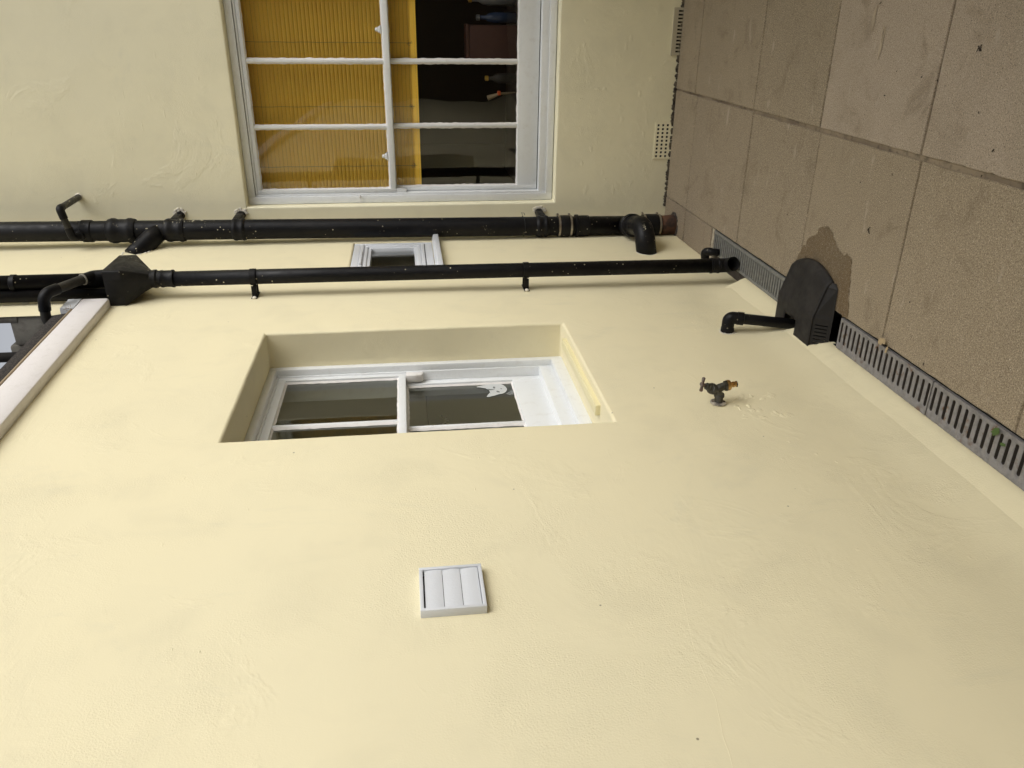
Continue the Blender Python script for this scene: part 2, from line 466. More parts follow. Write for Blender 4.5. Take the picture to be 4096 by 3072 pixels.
for ci, (x0, x1, k) in enumerate(cols):
    yy = ys[k]
    for a, b in zip(yy[:-1], yy[1:]):
        gl = .0035 if ci else .003
        if ci == 1 and a < 2.5: gl = .006
        base = (pink if (a < 3.1 and ci >= 1) else warm)[random.randrange(3)]
        if ci == 1 and a > 4.6: base = warm[0]
        kk = random.uniform(.94, 1.12); t = tuple(c * kk for c in base) + (1,)
        sk = random.uniform(-.002, .002)
        xe = x1 - (.006 if ci == 0 and a < 3.7 else 0)
        slab_poly(bm, lay, [(x0, b + gl + sk), (xe, b + gl - sk), (xe, a - gl), (x0, a - gl)], t, random.uniform(-.0008, .0008))
for x0, x1, y0, y1 in ((-1.203, -1.018, 4.424, 4.792), (-1.203, -1.018, 3.992, 4.412)):
    slab_poly(bm, lay, [(x0, y0), (x1, y0), (x1, y1), (x0, y1)], (.25, .20, .14, 1), 0)
part('paving', bm, m_slab).__setitem__('kind', 'structure')

# rough edge of bare mortar along the back wall and light mortar fillets
bm = NB()
for s in range(150):
    x = -1.07 + s * .0085 + random.uniform(-.004, .004); h = random.uniform(.006, .022)
    sph(bm, (x, BY - .004, .0 + h * .2), h * .5, 1, 0, (1.2, .7, 1.3))
struct('wall_foot_mortar', bm, simple("dirty_mortar_crumbs", (.13, .11, .08, 1), .95, 0, 1, 120, (.025, .02, .016, 1)))
bm = NB()
box(bm, (-1.20, 3.952, -.03), (-1.016, 3.984, -.001), .004)
struct('mortar_strip', bm, m_mortar, 'auto')

# wet patch on the slabs
wetp = [(-.97, 3.035), (-.91, 3.03), (-.879, 3.007), (-.85, 3.0), (-.838, 2.972), (-.807, 2.967), (-.79, 2.93), (-.772, 2.899), (-.752, 2.893), (-.738, 2.869), (-.728, 2.82), (-.737, 2.777),
        (-.765, 2.765), (-.78, 2.738), (-.79, 2.715), (-.797, 2.684), (-.783, 2.66), (-.796, 2.623), (-.848, 2.611), (-.87, 2.603), (-.925, 2.598), (-.955, 2.582), (-1.008, 2.575), (-1.008, 3.02)]
bm = NB(); pts = []
for k in range(len(wetp)):
    a = Vector(wetp[k] + (0,)); b = Vector(wetp[(k + 1) % len(wetp)] + (0,))
    n = max(1, int((b - a).length / .003))
    for q in range(n):
        p = a.lerp(b, q / n); p += Vector((noise.noise(p * 45), noise.noise(p * 45 + Vector((9, 0, 0))), 0)) * .009 + Vector((noise.noise(p * 160), noise.noise(p * 160 + Vector((9, 0, 0))), 0)) * .005
        pts.append((p.x, p.y, .0016))
bm.faces.new([bm.verts.new(p) for p in pts])
struct('wet_patch', bm, m_wet)
# paint scuffs on a slab
def blot(bm, c, lx, ly, z, ang=0, n=26):
    vs = []
    for k in range(n):
        a = 2 * math.pi * k / n; rr = 1 + .5 * noise.noise(Vector((c[0] * 9 + math.cos(a) * 2.2, c[1] * 9 + math.sin(a) * 2.2, 1)))
        x = math.cos(a) * lx * rr; y = math.sin(a) * ly * rr
        vs.append(bm.verts.new((c[0] + x * math.cos(ang) - y * math.sin(ang), c[1] + x * math.sin(ang) + y * math.cos(ang), z)))
    bm.faces.new(vs)

rnd = random.Random(12); bm = NB()
for (x, y, n_) in ((.0, 2.78, 7), (-.07, 2.70, 7)):
    for k in range(n_):
        blot(bm, (x + rnd.uniform(-.012, .012) - .0, y + rnd.uniform(-.012, .012)), rnd.uniform(.012, .05), rnd.uniform(.0015, .004), .0014 + .00008 * k, rnd.uniform(-.15, .1))
struct('paving_scuffs', bm, simple('pale_scuff', (.40, .33, .24, 1), .9, 0, .5, 200))
bm = NB()
for k in range(26):
    blot(bm, (rnd.uniform(-1.0, .2), rnd.uniform(2.0, 4.7)), rnd.uniform(.002, .007), rnd.uniform(.0015, .003), .0025, rnd.uniform(0, 3))
for x, y in ((-.672, 2.553), (-.071, 2.202)):
    for k in range(5): blot(bm, (x + rnd.uniform(-.008, .008), y + rnd.uniform(-.008, .008)), rnd.uniform(.003, .013), rnd.uniform(.001, .003), .0015 + .0001 * k, rnd.uniform(0, 3))
struct('paving_debris', bm, simple('dark_debris', (.03, .022, .015, 1), .9))

# ------------------------------------------------------------------ drain channel and gratings
bm = NB()
box(bm, (-1.146, -1.2, -.10), (-1.1401, 3.95, -.006)); box(bm, (-1.018, -1.2, -.10), (-1.0125, 3.95, -.006)); box(bm, (-1.1399, -1.2, -.112), (-1.0181, 3.95, -.10))
struct('drain_channel', bm, m_dark)
m_slot_dirt_shade = simple('slot_dirt_shade', (.030, .024, .018, 1), .9)  # dark dirt colour that also puts shade into the lit slot walls
def iron_grate(y0, n, label):
    """slotted cast grating, n slots at .030 pitch starting at y0"""
    L = n * .030; t = thing('drain_grating', (-1.079, y0, 0), label, 'drain grating', 'iron gratings over the drain channel')
    bm = NB(); X0, X1 = -1.1385, -1.0195; sx0, sx1 = -1.113, -1.033; hw = .0062
    top = .003; bot = -.028; N = 10
    def outline(yc):
        o = []
        for k in range(N + 1):
            a = math.pi / 2 + math.pi * k / N; o.append((sx0 + hw + hw * math.cos(a), yc + hw * math.sin(a)))
        for k in range(N + 1):
            a = -math.pi / 2 + math.pi * k / N; o.append((sx1 - hw + hw * math.cos(a), yc + hw * math.sin(a)))
        return o
    for s in range(n):
        a = y0 + s * .030; b = a + .030; yc = (a + b) / 2
        if s == 0: a += .0012
        if s == n - 1: b -= .0012
        ol = outline(yc)
        ring = []
        for k, (x, y) in enumerate(ol):
            if k <= N:   # left end
                f = k / N
                if f < .25: q = (sx0 + hw + (X0 - sx0 - hw) * f / .25, b)
                elif f <= .75: q = (X0, b + (a - b) * (f - .25) / .5)
                else: q = (X0 + (sx0 + hw - X0) * (f - .75) / .25, a)
            else:
                f = (k - N - 1) / N
                if f < .25: q = (sx1 - hw + (X1 - sx1 + hw) * f / .25, a)
                elif f <= .75: q = (X1, a + (b - a) * (f - .25) / .5)
                else: q = (X1 + (sx1 - hw - X1) * (f - .75) / .25, b)
            ring.append(q)
        m_ = len(ol)
        tv = [bm.verts.new((x, y, top - .0016)) for x, y in ol]
        cx, cy = (sx0 + sx1) / 2, yc
        t2 = []
        for x, y in ol:
            ex = max(sx0 + hw, min(sx1 - hw, x)); dx, dy = x - ex, y - cy; l = math.hypot(dx, dy) or 1
            t2.append(bm.verts.new((x + dx / l * .002, y + dy / l * .002, top)))
        bv = [bm.verts.new((x, y, bot)) for x, y in ol]; rv = [bm.verts.new((x, y, top)) for x, y in ring]
        for k in range(m_):
            j = (k + 1) % m_
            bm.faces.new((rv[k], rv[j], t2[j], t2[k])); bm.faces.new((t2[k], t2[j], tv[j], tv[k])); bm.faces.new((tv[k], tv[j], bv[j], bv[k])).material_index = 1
        for x in (X0 + .012, X1 - .007):
            for q in (a + .007, b - .007):
                sph(bm, (x, q, top), .0022, 1, 0, (1, 1, .7))
    bmesh.ops.remove_doubles(bm, verts=bm.verts, dist=.0002)
    part('slotted_plate', bm, [m_grate, m_slot_dirt_shade], t, 'keep')
    bm = NB()
    box(bm, (X0, y0 + .0012, bot), (X0 + .004, y0 + L - .0012, top - .0008)); box(bm, (X1 - .004, y0 + .0012, bot), (X1, y0 + L - .0012, top - .0008))
    box(bm, (X0 + .0041, y0 + .0012, bot), (X1 - .0041, y0 + .0042, top - .0008)); box(bm, (X0 + .0041, y0 + L - .0042, bot), (X1 - .0041, y0 + L - .0012, top - .0008))
    part('edge_rail', bm, m_grate, t)
    return t
iron_grate(2.043, 19, 'grey painted iron slotted grating with rust stains, beside the black gully cover')
iron_grate(1.44, 20, 'clean grey iron slotted grating with a green leaf on it, nearest the camera')
iron_grate(.837, 20, 'grey iron slotted grating continuing the channel behind the camera')
t = thing('drain_grating', (-1.079, 3.0, 0), 'grey plastic drain grating with narrow bars running under the downpipe', 'drain grating')
bm = NB()
box(bm, (-1.1385, 2.99, -.016), (-1.124, 3.946, .002), .0015); box(bm, (-1.034, 2.99, -.016), (-1.0195, 3.946, .002), .0015)
part('side_rail', bm, m_grate2, t, 'auto')
bm = NB(); y = 2.995
while y < 3.94:
    box(bm, (-1.1239, y, -.014), (-1.0341, y + .0125, .001), .0012, 1); y += .0245
part('bar', bm, m_grate2, t, 'auto', label='row of narrow cross bars')
bm = NB(); blot(bm, (-1.0, 2.33), .012, .022, .012, .4); blot(bm, (-1.02, 2.30), .006, .014, .008, 1.2)
tag(part('dry_leaf', bm, m_dryleaf), 'curled dry brown leaf lying on the slab edge by the rusty grating', 'leaf')
bm = NB(); blot(bm, (-1.035, 1.742), .010, .017, .010, .8)
tag(part('green_leaf', bm, m_leaf), 'small round green leaf on the nearest grating', 'leaf')
bm = NB(); blot(bm, (-1.058, 1.71), .005, .011, .006, .3)
tag(part('green_leaf', bm, m_leaf), 'tiny narrow dark green leaf in a slot beside the round leaf', 'leaf')

# ------------------------------------------------------------------ side wall (cream, faces +X)
TA = lambda u, w_, d: Vector((AX - d, u, w_))
TB = lambda u, w_, d: Vector((u, BY + d, w_))
roofz = lambda y: 3.115 + .05 * (y - 3.5)
HA = [(2.235, 3.150, .960, 2.205, .30), (3.93, 4.552, 1.470, 1.914, .20)]
us = steps([-2.88, 0.6, 2.235, 3.150, 3.46, 3.93, 4.552, 4.80], .055)
ws = steps([-.03, .96, 1.47, 1.914, 2.205, 2.85, 3.15, 6.0], .055)
def baseA(u, w_):   # wall flares a little at its foot
    if u > 3.60: return 0
    k = min(1, (3.60 - u) / .12)
    return -k * (.040 * max(0, min(1, (.25 - w_) / .20)) ** 2)
sw = thing('side_wall', (AX, 2.7, 0), 'smooth cream painted wall with a deep set sash window, along the left over the drain channel', 'wall')
bm = wall_mesh(TA, us, ws, HA, .3, keep=lambda u, w_: w_ < (2.985 + .0505 * (u - 3.549) if u < 3.46 else 9), base=baseA)
o = part('rendered_face', bm, m_wall, sw, True); wall_mods(o)
# painted cement fillet at the foot
bm = NB(); prev = None; y = -3.5
while y < 3.58:
    j = .003 * noise.noise(Vector((y * 5, 0, 0))) + .0022 * noise.noise(Vector((y * 28, 0, 2))) + .0022 * noise.noise(Vector((y * 90, 0, 5)))
    k = 1 if y < 3.50 else max(0, (3.57 - y) / .07)
    P = [(AX + .016 * k, y, .10), (AX + (.0430 + j * .3) * k, y, .050 * k + .002), (AX + (.0490 + j) * k, y, .038 * k + j * .8), (AX + (.0560 + j * .5) * k, y, .026 * k), (AX + .0635 * k + .001 + j, y, .004), (AX + .0635 * k + .001 + j, y, -.02)]
    cur = [bm.verts.new(p) for p in P]
    if prev:
        for i in range(5): bm.faces.new((prev[i], cur[i], cur[i + 1], prev[i + 1]))
    prev = cur; y += .011
part('foot_fillet', bm, m_wall, sw, True)
# hairline crack with a small raised lip, and patches of old filler
def ribbon(T, pts, wdt, h):
    bm = NB(); P = []
    pts = [Vector(p + (0,)) for p in pts]
    for a, b in zip(pts[:-1], pts[1:]):
        n = max(1, int((b - a).length / .008))
        for q in range(n):
            p = a.lerp(b, q / n); p.y += .004 * noise.noise(p * 20); p.x += .002 * noise.noise(p * 45); P.append(p)
    prev = None
    for i, p in enumerate(P):
        d = (P[min(i + 1, len(P) - 1)] - P[max(i - 1, 0)]).normalized(); nn = Vector((-d.y, d.x, 0))
        k = min(1, i / 6, (len(P) - 1 - i) / 6); ww = wdt * (.5 + .8 * abs(noise.noise(p * 15))) * k
        db = disp(p.x, p.y, .003); cur = [bm.verts.new(T(p.x + nn.x * s * ww, p.y + nn.y * s * ww, dd + db)) for s, dd in ((-1, .0006), (0, -h * k), (1, .0006))]
        if prev:
            bm.faces.new((prev[0], cur[0], cur[1], prev[1])); bm.faces.new((prev[1], cur[1], cur[2], prev[2]))
        prev = cur
    return bm
bm = ribbon(TA, [(1.50, .985), (1.378, 1.013), (1.28, 1.031), (1.212, 1.043), (1.141, 1.048), (1.074, 1.048), (.999, 1.063), (.929, 1.073), (.86, 1.08)], .0026, .0008)
part('hairline_crack', bm, m_wall, sw, True)
def lumps(T, spots, seed=1):
    bm = NB(); rnd = random.Random(seed)
    for (u, w_, ru, rw, h) in spots:
        n = 18; am = .0045 if T is TB else .003; bs = lambda a, b: disp(a, b, am) + (baseA(a, b) if T is TA else 0); cen = bm.verts.new(T(u, w_, -h + bs(u, w_))); r1 = []; r2 = []
        for k in range(n):
            a = 2 * math.pi * k / n
            rr = 1 + .7 * noise.noise(Vector((u * 9 + 1.6 * math.cos(a), w_ * 9 + 1.6 * math.sin(a), seed)))
            ua, wa = u + ru * .72 * rr * math.cos(a), w_ + rw * .72 * rr * math.sin(a)
            r1.append(bm.verts.new(T(ua, wa, bs(ua, wa) - h * .7 * rnd.uniform(.3, 1.1))))
            ua, wa = u + ru * 1.6 * rr * math.cos(a), w_ + rw * 1.6 * rr * math.sin(a)
            r2.append(bm.verts.new(T(ua, wa, bs(ua, wa) + .0006)))
        for k in range(n):
            j = (k + 1) % n
            bm.faces.new((cen, r1[k], r1[j])); bm.faces.new((r1[k], r2[k], r2[j], r1[j]))
    return bm
rnd = random.Random(4); sp = []
for k in range(30):
    sp.append((rnd.uniform(1.4, 3.2), rnd.uniform(.14, .55), rnd.uniform(.003, .009), rnd.uniform(.002, .006), rnd.uniform(.0006, .0014)))
for k in range(22):
    sp.append((rnd.uniform(2.20, 2.38), rnd.uniform(.34, .54), rnd.uniform(.004, .016), rnd.uniform(.003, .014), rnd.uniform(.0014, .0032)))
for k in range(9):
    sp.append((rnd.uniform(.9, 2.1), rnd.uniform(1.2, 2.6), rnd.uniform(.003, .012), rnd.uniform(.0012, .003), rnd.uniform(.0006, .0012)))
bm = lumps(TA, sp, 3); part('filler_lump', bm, m_wall, sw, True, label='scattered small lumps and patches under the paint')

# ------------------------------------------------------------------ back wall (faces -Y)
HB = [(-1.042, .535, .708, 2.533, .30)]
bw = thing('back_wall', (0, BY, 0), 'cream painted back wall with the large sash window and two vents at its foot', 'wall')
us = steps([-1.30, -1.205, -1.042, .535, 3.0], .06); ws = steps([-.03, .708, 2.533, 6.0], .06)
bm = wall_mesh(TB, us, ws, HB, .3, amp=.0045, edge=.002, keep=lambda u, w_: u > -1.23)
o = part('rendered_face', bm, m_wall2, bw, True); wall_mods(o)
sp = []; rnd = random.Random(9)
for k in range(34): sp.append((rnd.uniform(-1.0, .1), rnd.uniform(.13, .62), rnd.uniform(.006, .03), rnd.uniform(.006, .025), rnd.uniform(.0006, .0018)))
for k in range(14): sp.append((rnd.uniform(-1.0, -.2), rnd.uniform(2.62, 3.4), rnd.uniform(.006, .03), rnd.uniform(.003, .010), rnd.uniform(.0005, .0014)))
part('filler_lump', lumps(TB, sp, 5), m_wall2, bw, True, label='rough lumps and trowel marks near the foot of the wall')

# ------------------------------------------------------------------ sash windows
def tbox(bm, T, u0, u1, w0, w1, d0, d1, bev=.003, mi=0):
    box(bm, T(u0, w0, d0), T(u1, w1, d1), bev, 2, mi)
def sash(T, par, name, u0, u1, w0, w1, d, th, stile, top, bot, bars, mat, mg, bar=.018, parent_glass=True):
    bm = NB()
    tbox(bm, T, u0, u0 + stile, w0, w1, d, d + th); tbox(bm, T, u1 - stile, u1, w0, w1, d, d + th)
    tbox(bm, T, u0 + stile - .002, u1 - stile + .002, w1 - top, w1, d + .0008, d + th - .0008); tbox(bm, T, u0 + stile - .002, u1 - stile + .002, w0, w0 + bot, d + .0008, d + th - .0008)
    for b in bars: tbox(bm, T, b - bar / 2, b + bar / 2, w0 + bot - .004, w1 - top + .004, d + .006, d + th - .004, .005)
    # uneven putty line round each pane
    es = [u0 + stile] + sorted(bars) + [u1 - stile]
    s = part(name, bm, mat, par, 'auto')
    for i in range(len(es) - 1):
        a = es[i] + (bar / 2 if i else 0); c = es[i + 1] - (bar / 2 if i < len(es) - 2 else 0)
        bm = NB(); P = []
        cs = [Vector((a - .004, w0 + bot - .004, 0)), Vector((c + .004, w0 + bot - .004, 0)), Vector((c + .004, w1 - top + .004, 0)), Vector((a - .004, w1 - top + .004, 0))]
        bm.faces.new([bm.verts.new(T(q.x, q.y, d + th * .5)) for q in cs])
        part('glass_pane', bm, mg, par)
        bm = NB(); pw = .0075
        inner = [Vector((a, w0 + bot, 0)), Vector((c, w0 + bot, 0)), Vector((c, w1 - top, 0)), Vector((a, w1 - top, 0))]
        ctr = (inner[0] + inner[2]) / 2
        for k in range(4):
            p, q = inner[k], inner[(k + 1) % 4]; n = max(3, int((q - p).length / .012)); t = (q - p).normalized(); nn = Vector((-t.y, t.x, 0)); pv = None
            for j in range(n + 1):
                x = p.lerp(q, j / n); ww = pw * (.75 + .8 * abs(noise.noise(x * 22 + Vector((0, 0, i)))))
                ww = min(ww, ww)
                cur = [bm.verts.new(T(x.x - nn.x * .004, x.y - nn.y * .004, d + .006)), bm.verts.new(T(x.x + nn.x * ww * .3, x.y + nn.y * ww * .3, d + .010)), bm.verts.new(T(x.x + nn.x * ww, x.y + nn.y * ww, d + th * .5 - .0012))]
                if pv: bm.faces.new((pv[0], cur[0], cur[1], pv[1])); bm.faces.new((pv[1], cur[1], cur[2], pv[2]))
                pv = cur
        part('putty_bead', bm, m_whiteold, s, True)
    return s
def boxframe(T, par, u0, u1, w0, w1, d, side, head, sill, depth, mat, name='window_frame'):
    bm = NB()
    tbox(bm, T, u0, u0 + side, w0, w1, d, d + depth); tbox(bm, T, u1 - side, u1, w0, w1, d, d + depth)
    tbox(bm, T, u0 + side - .001, u1 - side + .001, w1 - head, w1, d + .0006, d + depth); tbox(bm, T, u0 + side - .001, u1 - side + .001, w0, w0 + sill, d + .0006, d + depth)
    return part(name, bm, mat, par, 'auto')

# large window in the back wall
win = D.objects.new('window', None); COL.objects.link(win); win.parent = bw; win.location = Vector((-.25, BY + .06, .72)) - bw.location
win['label'] = 'large white sash window with amber blind, partly out of frame'
boxframe(TB, win, -1.040, .533, .712, 2.531, .058, .042, .040, .040, .014, m_white)
boxframe(TB, win, -1.004, .497, .735, 2.490, .0725, .018, .012, .06, .16, m_white)
sash(TB, win, 'upper_sash', -.985, .478, 1.664, 2.477, .078, .036, .0235, .022, .033, [-.605, -.25, .105], m_white, m_glass)
sash(TB, win, 'lower_sash', -.984, .477, .800, 1.705, .118, .036, .026, .038, .122, [-.605, -.25, .105], m_white, m_glass)
bm = NB()   # horns of the upper sash
for u in (-.985, .4545):
    prism(bm, [TB(u, 1.6635, .081), TB(u, 1.62, .081), TB(u + .004, 1.60, .081), TB(u + .012, 1.60, .081), TB(u + .0235, 1.63, .081), TB(u + .0235, 1.6635, .081)], TB(0, 0, .03) - TB(0, 0, 0))
part('sash_horn', bm, m_white, win)
bm = NB(); tbox(bm, TB, -.984, .476, .7955, .7995, .13, .15, 0); part('rail_gap', bm, m_dark, win)
for u in (-.085, -.775):
    bm = NB()
    tbox(bm, TB, u - .022, u + .022, 1.7055, 1.711, .085, .125, .002); tbox(bm, TB, u - .016, u + .016, 1.711, 1.722, .09, .12, .004)
    lathe(bm, TB(u, 1.722, .105), (0, 0, 1), [(0, .009), (.006, .012), (.012, .010), (.016, .004)], 16)
    part('sash_lock', bm, m_white, win, 'auto')
bm = NB(); sph(bm, TB(-1.0, 1.88, .045), .008, 2, 0, (1.2, 1, 1)); part('paint_blob', bm, m_whiteold, win, True)

# blind behind the large window
bl = thing('slatted_blind', (-.25, 4.99, 2.48), 'half lowered amber slatted blind behind the large window', 'blind')
rnd = random.Random(2); zt = 2.50; ns = 40
for c_ in range(2): pass
bm = NB(); z = 2.5; i = 0
while z > 1.545:
    hgt = .0225
    sag = rnd.uniform(-.0015, .0015)
    a = z - hgt; n = 4
    pr = [(4.9600 + sag, z), (4.9580 + sag, z - hgt * .3), (4.9585 + sag, z - hgt * .75), (4.9612 + sag, a + .0006)]
    for (ya, za), (yb, zb) in zip(pr[:-1], pr[1:]):
        v = [bm.verts.new((-.99, ya, za)), bm.verts.new((.5, ya, za)), bm.verts.new((.5, yb, zb)), bm.verts.new((-.99, yb, zb))]; bm.faces.new(v)
    z -= hgt; i += 1
bmesh.ops.solidify(bm, geom=bm.faces[:], thickness=.001)
part('slat', bm, m_blind, bl, label='stack of overlapping horizontal slats')
bm = NB(); box(bm, (-.99, 4.9565, 1.520), (.5, 4.962, 1.543), .001); box(bm, (-.99, 4.9552, 1.508), (.5, 4.961, 1.5195), .002)
part('bottom_rail', bm, m_blind, bl)
bm = NB()
for x in (-.84, -.50, -.155, .19):
    tube(bm, [(x, 4.9556, 2.5)] + [(x + .0012 * math.sin(q * 1.9), 4.9553, 2.5 - q * .05) for q in range(1, 19)] + [(x, 4.9550, 1.53)], .0011, 6)
    for q in range(16):
        a = rnd.uniform(0, 6.28); l = rnd.uniform(.004, .014)
        tube(bm, [(x, 4.9555, 1.55), (x + l * math.cos(a), 4.9555, 1.55 + l * math.sin(a)), (x + l * 1.3 * math.cos(a + .7), 4.9555, 1.55 + l * 1.2 * math.sin(a + .7))], .0007, 5)
part('cord', bm, m_cord, bl)

# deep window in the side wall
win = D.objects.new('window', None); COL.objects.link(win); win.parent = sw; win.location = Vector((AX - .155, 2.69, .97)) - sw.location
win['label'] = 'white sash window set deep in a cream reveal'
boxframe(TA, win, 2.2345, 3.1505, .9595, 2.2055, .155, .032, .030, .050, .030, m_white)
boxframe(TA, win, 2.262, 3.123, 1.003, 2.181, .1835, .0105, .013, .061, .12, m_white)
sash(TA, win, 'upper_sash', 2.272, 3.112, 1.640, 2.168, .1885, .034, .028, .032, .030, [2.692], m_white, m_glass2, .02)
sash(TA, win, 'lower_sash', 2.272, 3.112, 1.055, 1.672, .2255, .034, .036, .036, .13, [2.700], m_white, m_glass2, .02)
bm = NB(); P = [(3.074, 1.639), (3.074, 1.60), (3.078, 1.575), (3.088, 1.568), (3.11, 1.566), (3.1125, 1.572), (3.1125, 1.639)]
prism(bm, [TA(a, b, .184) for a, b in P], TA(0, 0, .034) - TA(0, 0, 0), 0, .004)
part('sash_horn', bm, m_whiteold, win, 'auto')
# painted batten on the reveal sill
bm = NB(); box(bm, (AX - .075, 2.42, .953), (AX - .035, 3.06, .978), .002)
tag(part('wooden_batten', bm, m_batten, None, 'auto'), 'cream painted wooden batten lying on the sill of the deep window', 'wooden strip')
# cat shaped sticker on the lower pane (thin vinyl)
st = thing('cat_sticker', (AX - .241, 3.0, 1.26), 'white cat face sticker in the lower corner of the deep window glass', 'sticker')
def S(x, y, d=0):
    x, y = x * .956 + y * .29, -x * .29 + y * .956
    return TA(3.014 - x * .050, 1.262 + y * .050, .2405 - d)
catp = [(-1.15, -.55), (-1.22, -.1), (-1.2, .35), (-1.25, .7), (-1.18, 1.25), (-1.1, 1.35), (-.95, 1.1), (-.6, .72), (-.1, .62), (.3, .68), (.62, 1.0), (.95, 1.28), (1.05, 1.15), (1.02, .6), (.9, .15), (.92, -.2), (.7, -.6), (.35, -.86), (0, -.95), (-.4, -.98), (-.8, -.85)]
bm = NB(); prism(bm, [S(x, y) for x, y in catp], TA(0, 0, -.0004) - TA(0, 0, 0)); part('face', bm, m_sticker, st)
bm = NB()
for ex, ey, a in ((-.45, .0, .25), (.42, .0, -.25)):
    poly = [(ex + .2 * math.cos(q) * math.cos(a) - .1 * math.sin(q) * math.sin(a), ey + .2 * math.cos(q) * math.sin(a) + .1 * math.sin(q) * math.cos(a)) for q in [k * math.pi / 8 for k in range(16)]]
    prism(bm, [S(x, y, .0005) for x, y in poly], TA(0, 0, -.0003) - TA(0, 0, 0))
prism(bm, [S(x, y, .0005) for x, y in [(-.15, .65), (-.02, .25), (-.06, .1), (-.3, .4), (-.4, .66)]], TA(0, 0, -.0003) - TA(0, 0, 0))
prism(bm, [S(x, y, .0005) for x, y in [(-.12, -.42), (.12, -.42), (0, -.56)]], TA(0, 0, -.0003) - TA(0, 0, 0))
part('eye', bm, m_stickerink, st, label='printed eyes, nose and forehead mark')
bm = NB()
for k, (x, y) in enumerate([(.95, -.5), (.9, -.7), (.8, -.85), (.65, -1.0)]):
    prism(bm, [S(x, y), S(x + .45, y - .25), S(x + .45, y - .29), S(x, y - .05)], TA(0, 0, -.0004) - TA(0, 0, 0))
part('whisker', bm, m_sticker, st)

# small white plastic window
win = D.objects.new('window', None); COL.objects.link(win); win.parent = sw; win.location = Vector((AX, 4.24, 1.47)) - sw.location
win['label'] = 'small white plastic window between the two black pipes'
boxframe(TA, win, 3.931, 4.551, 1.471, 1.913, .004, .034, .036, .042, .06, m_upvc)
boxframe(TA, win, 3.967, 4.516, 1.517, 1.874, -.004, .020, .020, .020, .05, m_upvc, 'casement')
boxframe(TA, win, 3.988, 4.495, 1.538, 1.853, .002, .018, .020, .022, .05, m_upvc, 'glazing_bead')
boxframe(TA, win, 4.004, 4.480, 1.556, 1.836, .010, .014, .022, .018, .04, m_upvc, 'inner_bead')
bm = NB(); tbox(bm, TA, 4.0, 4.485, 1.56, 1.83, .030, .034, 0); part('glass_pane', bm, m_glass, win)
bm = NB(); prism(bm, [(AX + .0, 3.88, 1.470), (AX + .035, 3.88, 1.463), (AX + .043, 3.88, 1.458), (AX + .043, 3.88, 1.432), (AX + .030, 3.88, 1.432), (AX + .028, 3.88, 1.44), (AX, 3.88, 1.445)], (0, .725, 0), 0, .002)
part('window_sill', bm, m_upvc, win, 'auto')
bm = NB(); lathe(bm, TA(4.16, 1.865, -.004), (1, 0, 0), [(0, .006), (.003, .006), (.004, .003)], 12); box(bm, TA(4.10, 1.858, -.005), TA(4.35, 1.870, -.009), .001)
part('handle', bm, m_upvc, win, 'auto')

# ------------------------------------------------------------------ rooms behind the windows
def room(name, lo, hi, open_axis, mat):
    bm = NB(); box(bm, lo, hi)
    kill = [f for f in bm.faces if (open_axis == '-y' and f.normal.y < -.9) or (open_axis == '+x' and f.normal.x > .9)]
    bmesh.ops.delete(bm, geom=kill, context='FACES_ONLY')
    for f in bm.faces: f.normal_flip()
    o = part(name, bm, mat, None, 'keep') if False else part(name, bm, mat); o['kind'] = 'structure'; return o
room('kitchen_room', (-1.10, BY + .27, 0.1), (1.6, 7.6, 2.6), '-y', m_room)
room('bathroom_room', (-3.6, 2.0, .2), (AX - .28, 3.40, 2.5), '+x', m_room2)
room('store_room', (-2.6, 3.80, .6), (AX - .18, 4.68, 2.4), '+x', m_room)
# kitchen things, dim behind the glass
bm = NB(); box(bm, (-1.0, 5.08, .86), (.9, 5.7, .90), .004); tag(part('worktop', bm, simple("dark_worktop", (.03, .022, .018, 1), .4), None, 'auto'), 'dark kitchen worktop just inside the large window', 'worktop')
bx = thing('storage_box', (-.22, 5.35, .9), 'dark terracotta storage box standing inside the large window', 'box')
bm = NB(); box(bm, (-.27, 5.15, .90), (-.06, 5.30, 1.19), .006); part('box_body', bm, m_terra, bx, 'auto')
bm = NB(); box(bm, (-.275, 5.145, 1.19), (-.055, 5.305, 1.21), .004); part('lid', bm, m_terra, bx, 'auto')
m_dimpale = simple('dim_pale_plastic', (.16, .17, .18, 1), .3)
def bottle(x, y, label, mb, mc, h=.22, r=.032):
    t = thing('bottle', (x, y, .9), label, 'bottle', 'bottles on the kitchen worktop')
    bm = NB(); lathe(bm, (x, y, .9), (0, 0, 1), [(0, r), (h * .6, r), (h * .75, r * .8), (h * .85, r * .4), (h, r * .38)], 20); part('bottle_body', bm, mb, t, True)
    bm = NB(); lathe(bm, (x, y, .9 + h + .0005), (0, 0, 1), [(0, r * .5), (.02, r * .5), (.022, r * .3)], 16); part('cap', bm, mc, t, 'auto')
bottle(-.02, 5.22, 'blue plastic bottle with a pale cap on the worktop behind the large window', m_blue, m_dimpale)
bottle(-.36, 5.2, 'clear grey bottle left of the terracotta box behind the large window', m_greypipe, m_yellow, .17, .03)
bottle(.08, 5.3, 'tall pale bottle with yellow cap near the edge of the large window', m_dimpale, m_yellow, .26, .035)
ws_ = thing('wooden_spoon', (-.44, 5.16, .9), 'pale wooden spoon with an orange tie behind the large window', 'spoon')
bm = NB(); tube(bm, [(-.44, 5.16, .9), (-.445, 5.155, 1.0), (-.47, 5.15, 1.08)], [.006, .007, .016], 12); part('spoon_handle', bm, m_wood, ws_, True)
bm = NB(); box(bm, (-.455, 5.14, 1.0), (-.43, 5.165, 1.02), .003); part('tie', bm, m_orange, ws_, 'auto')
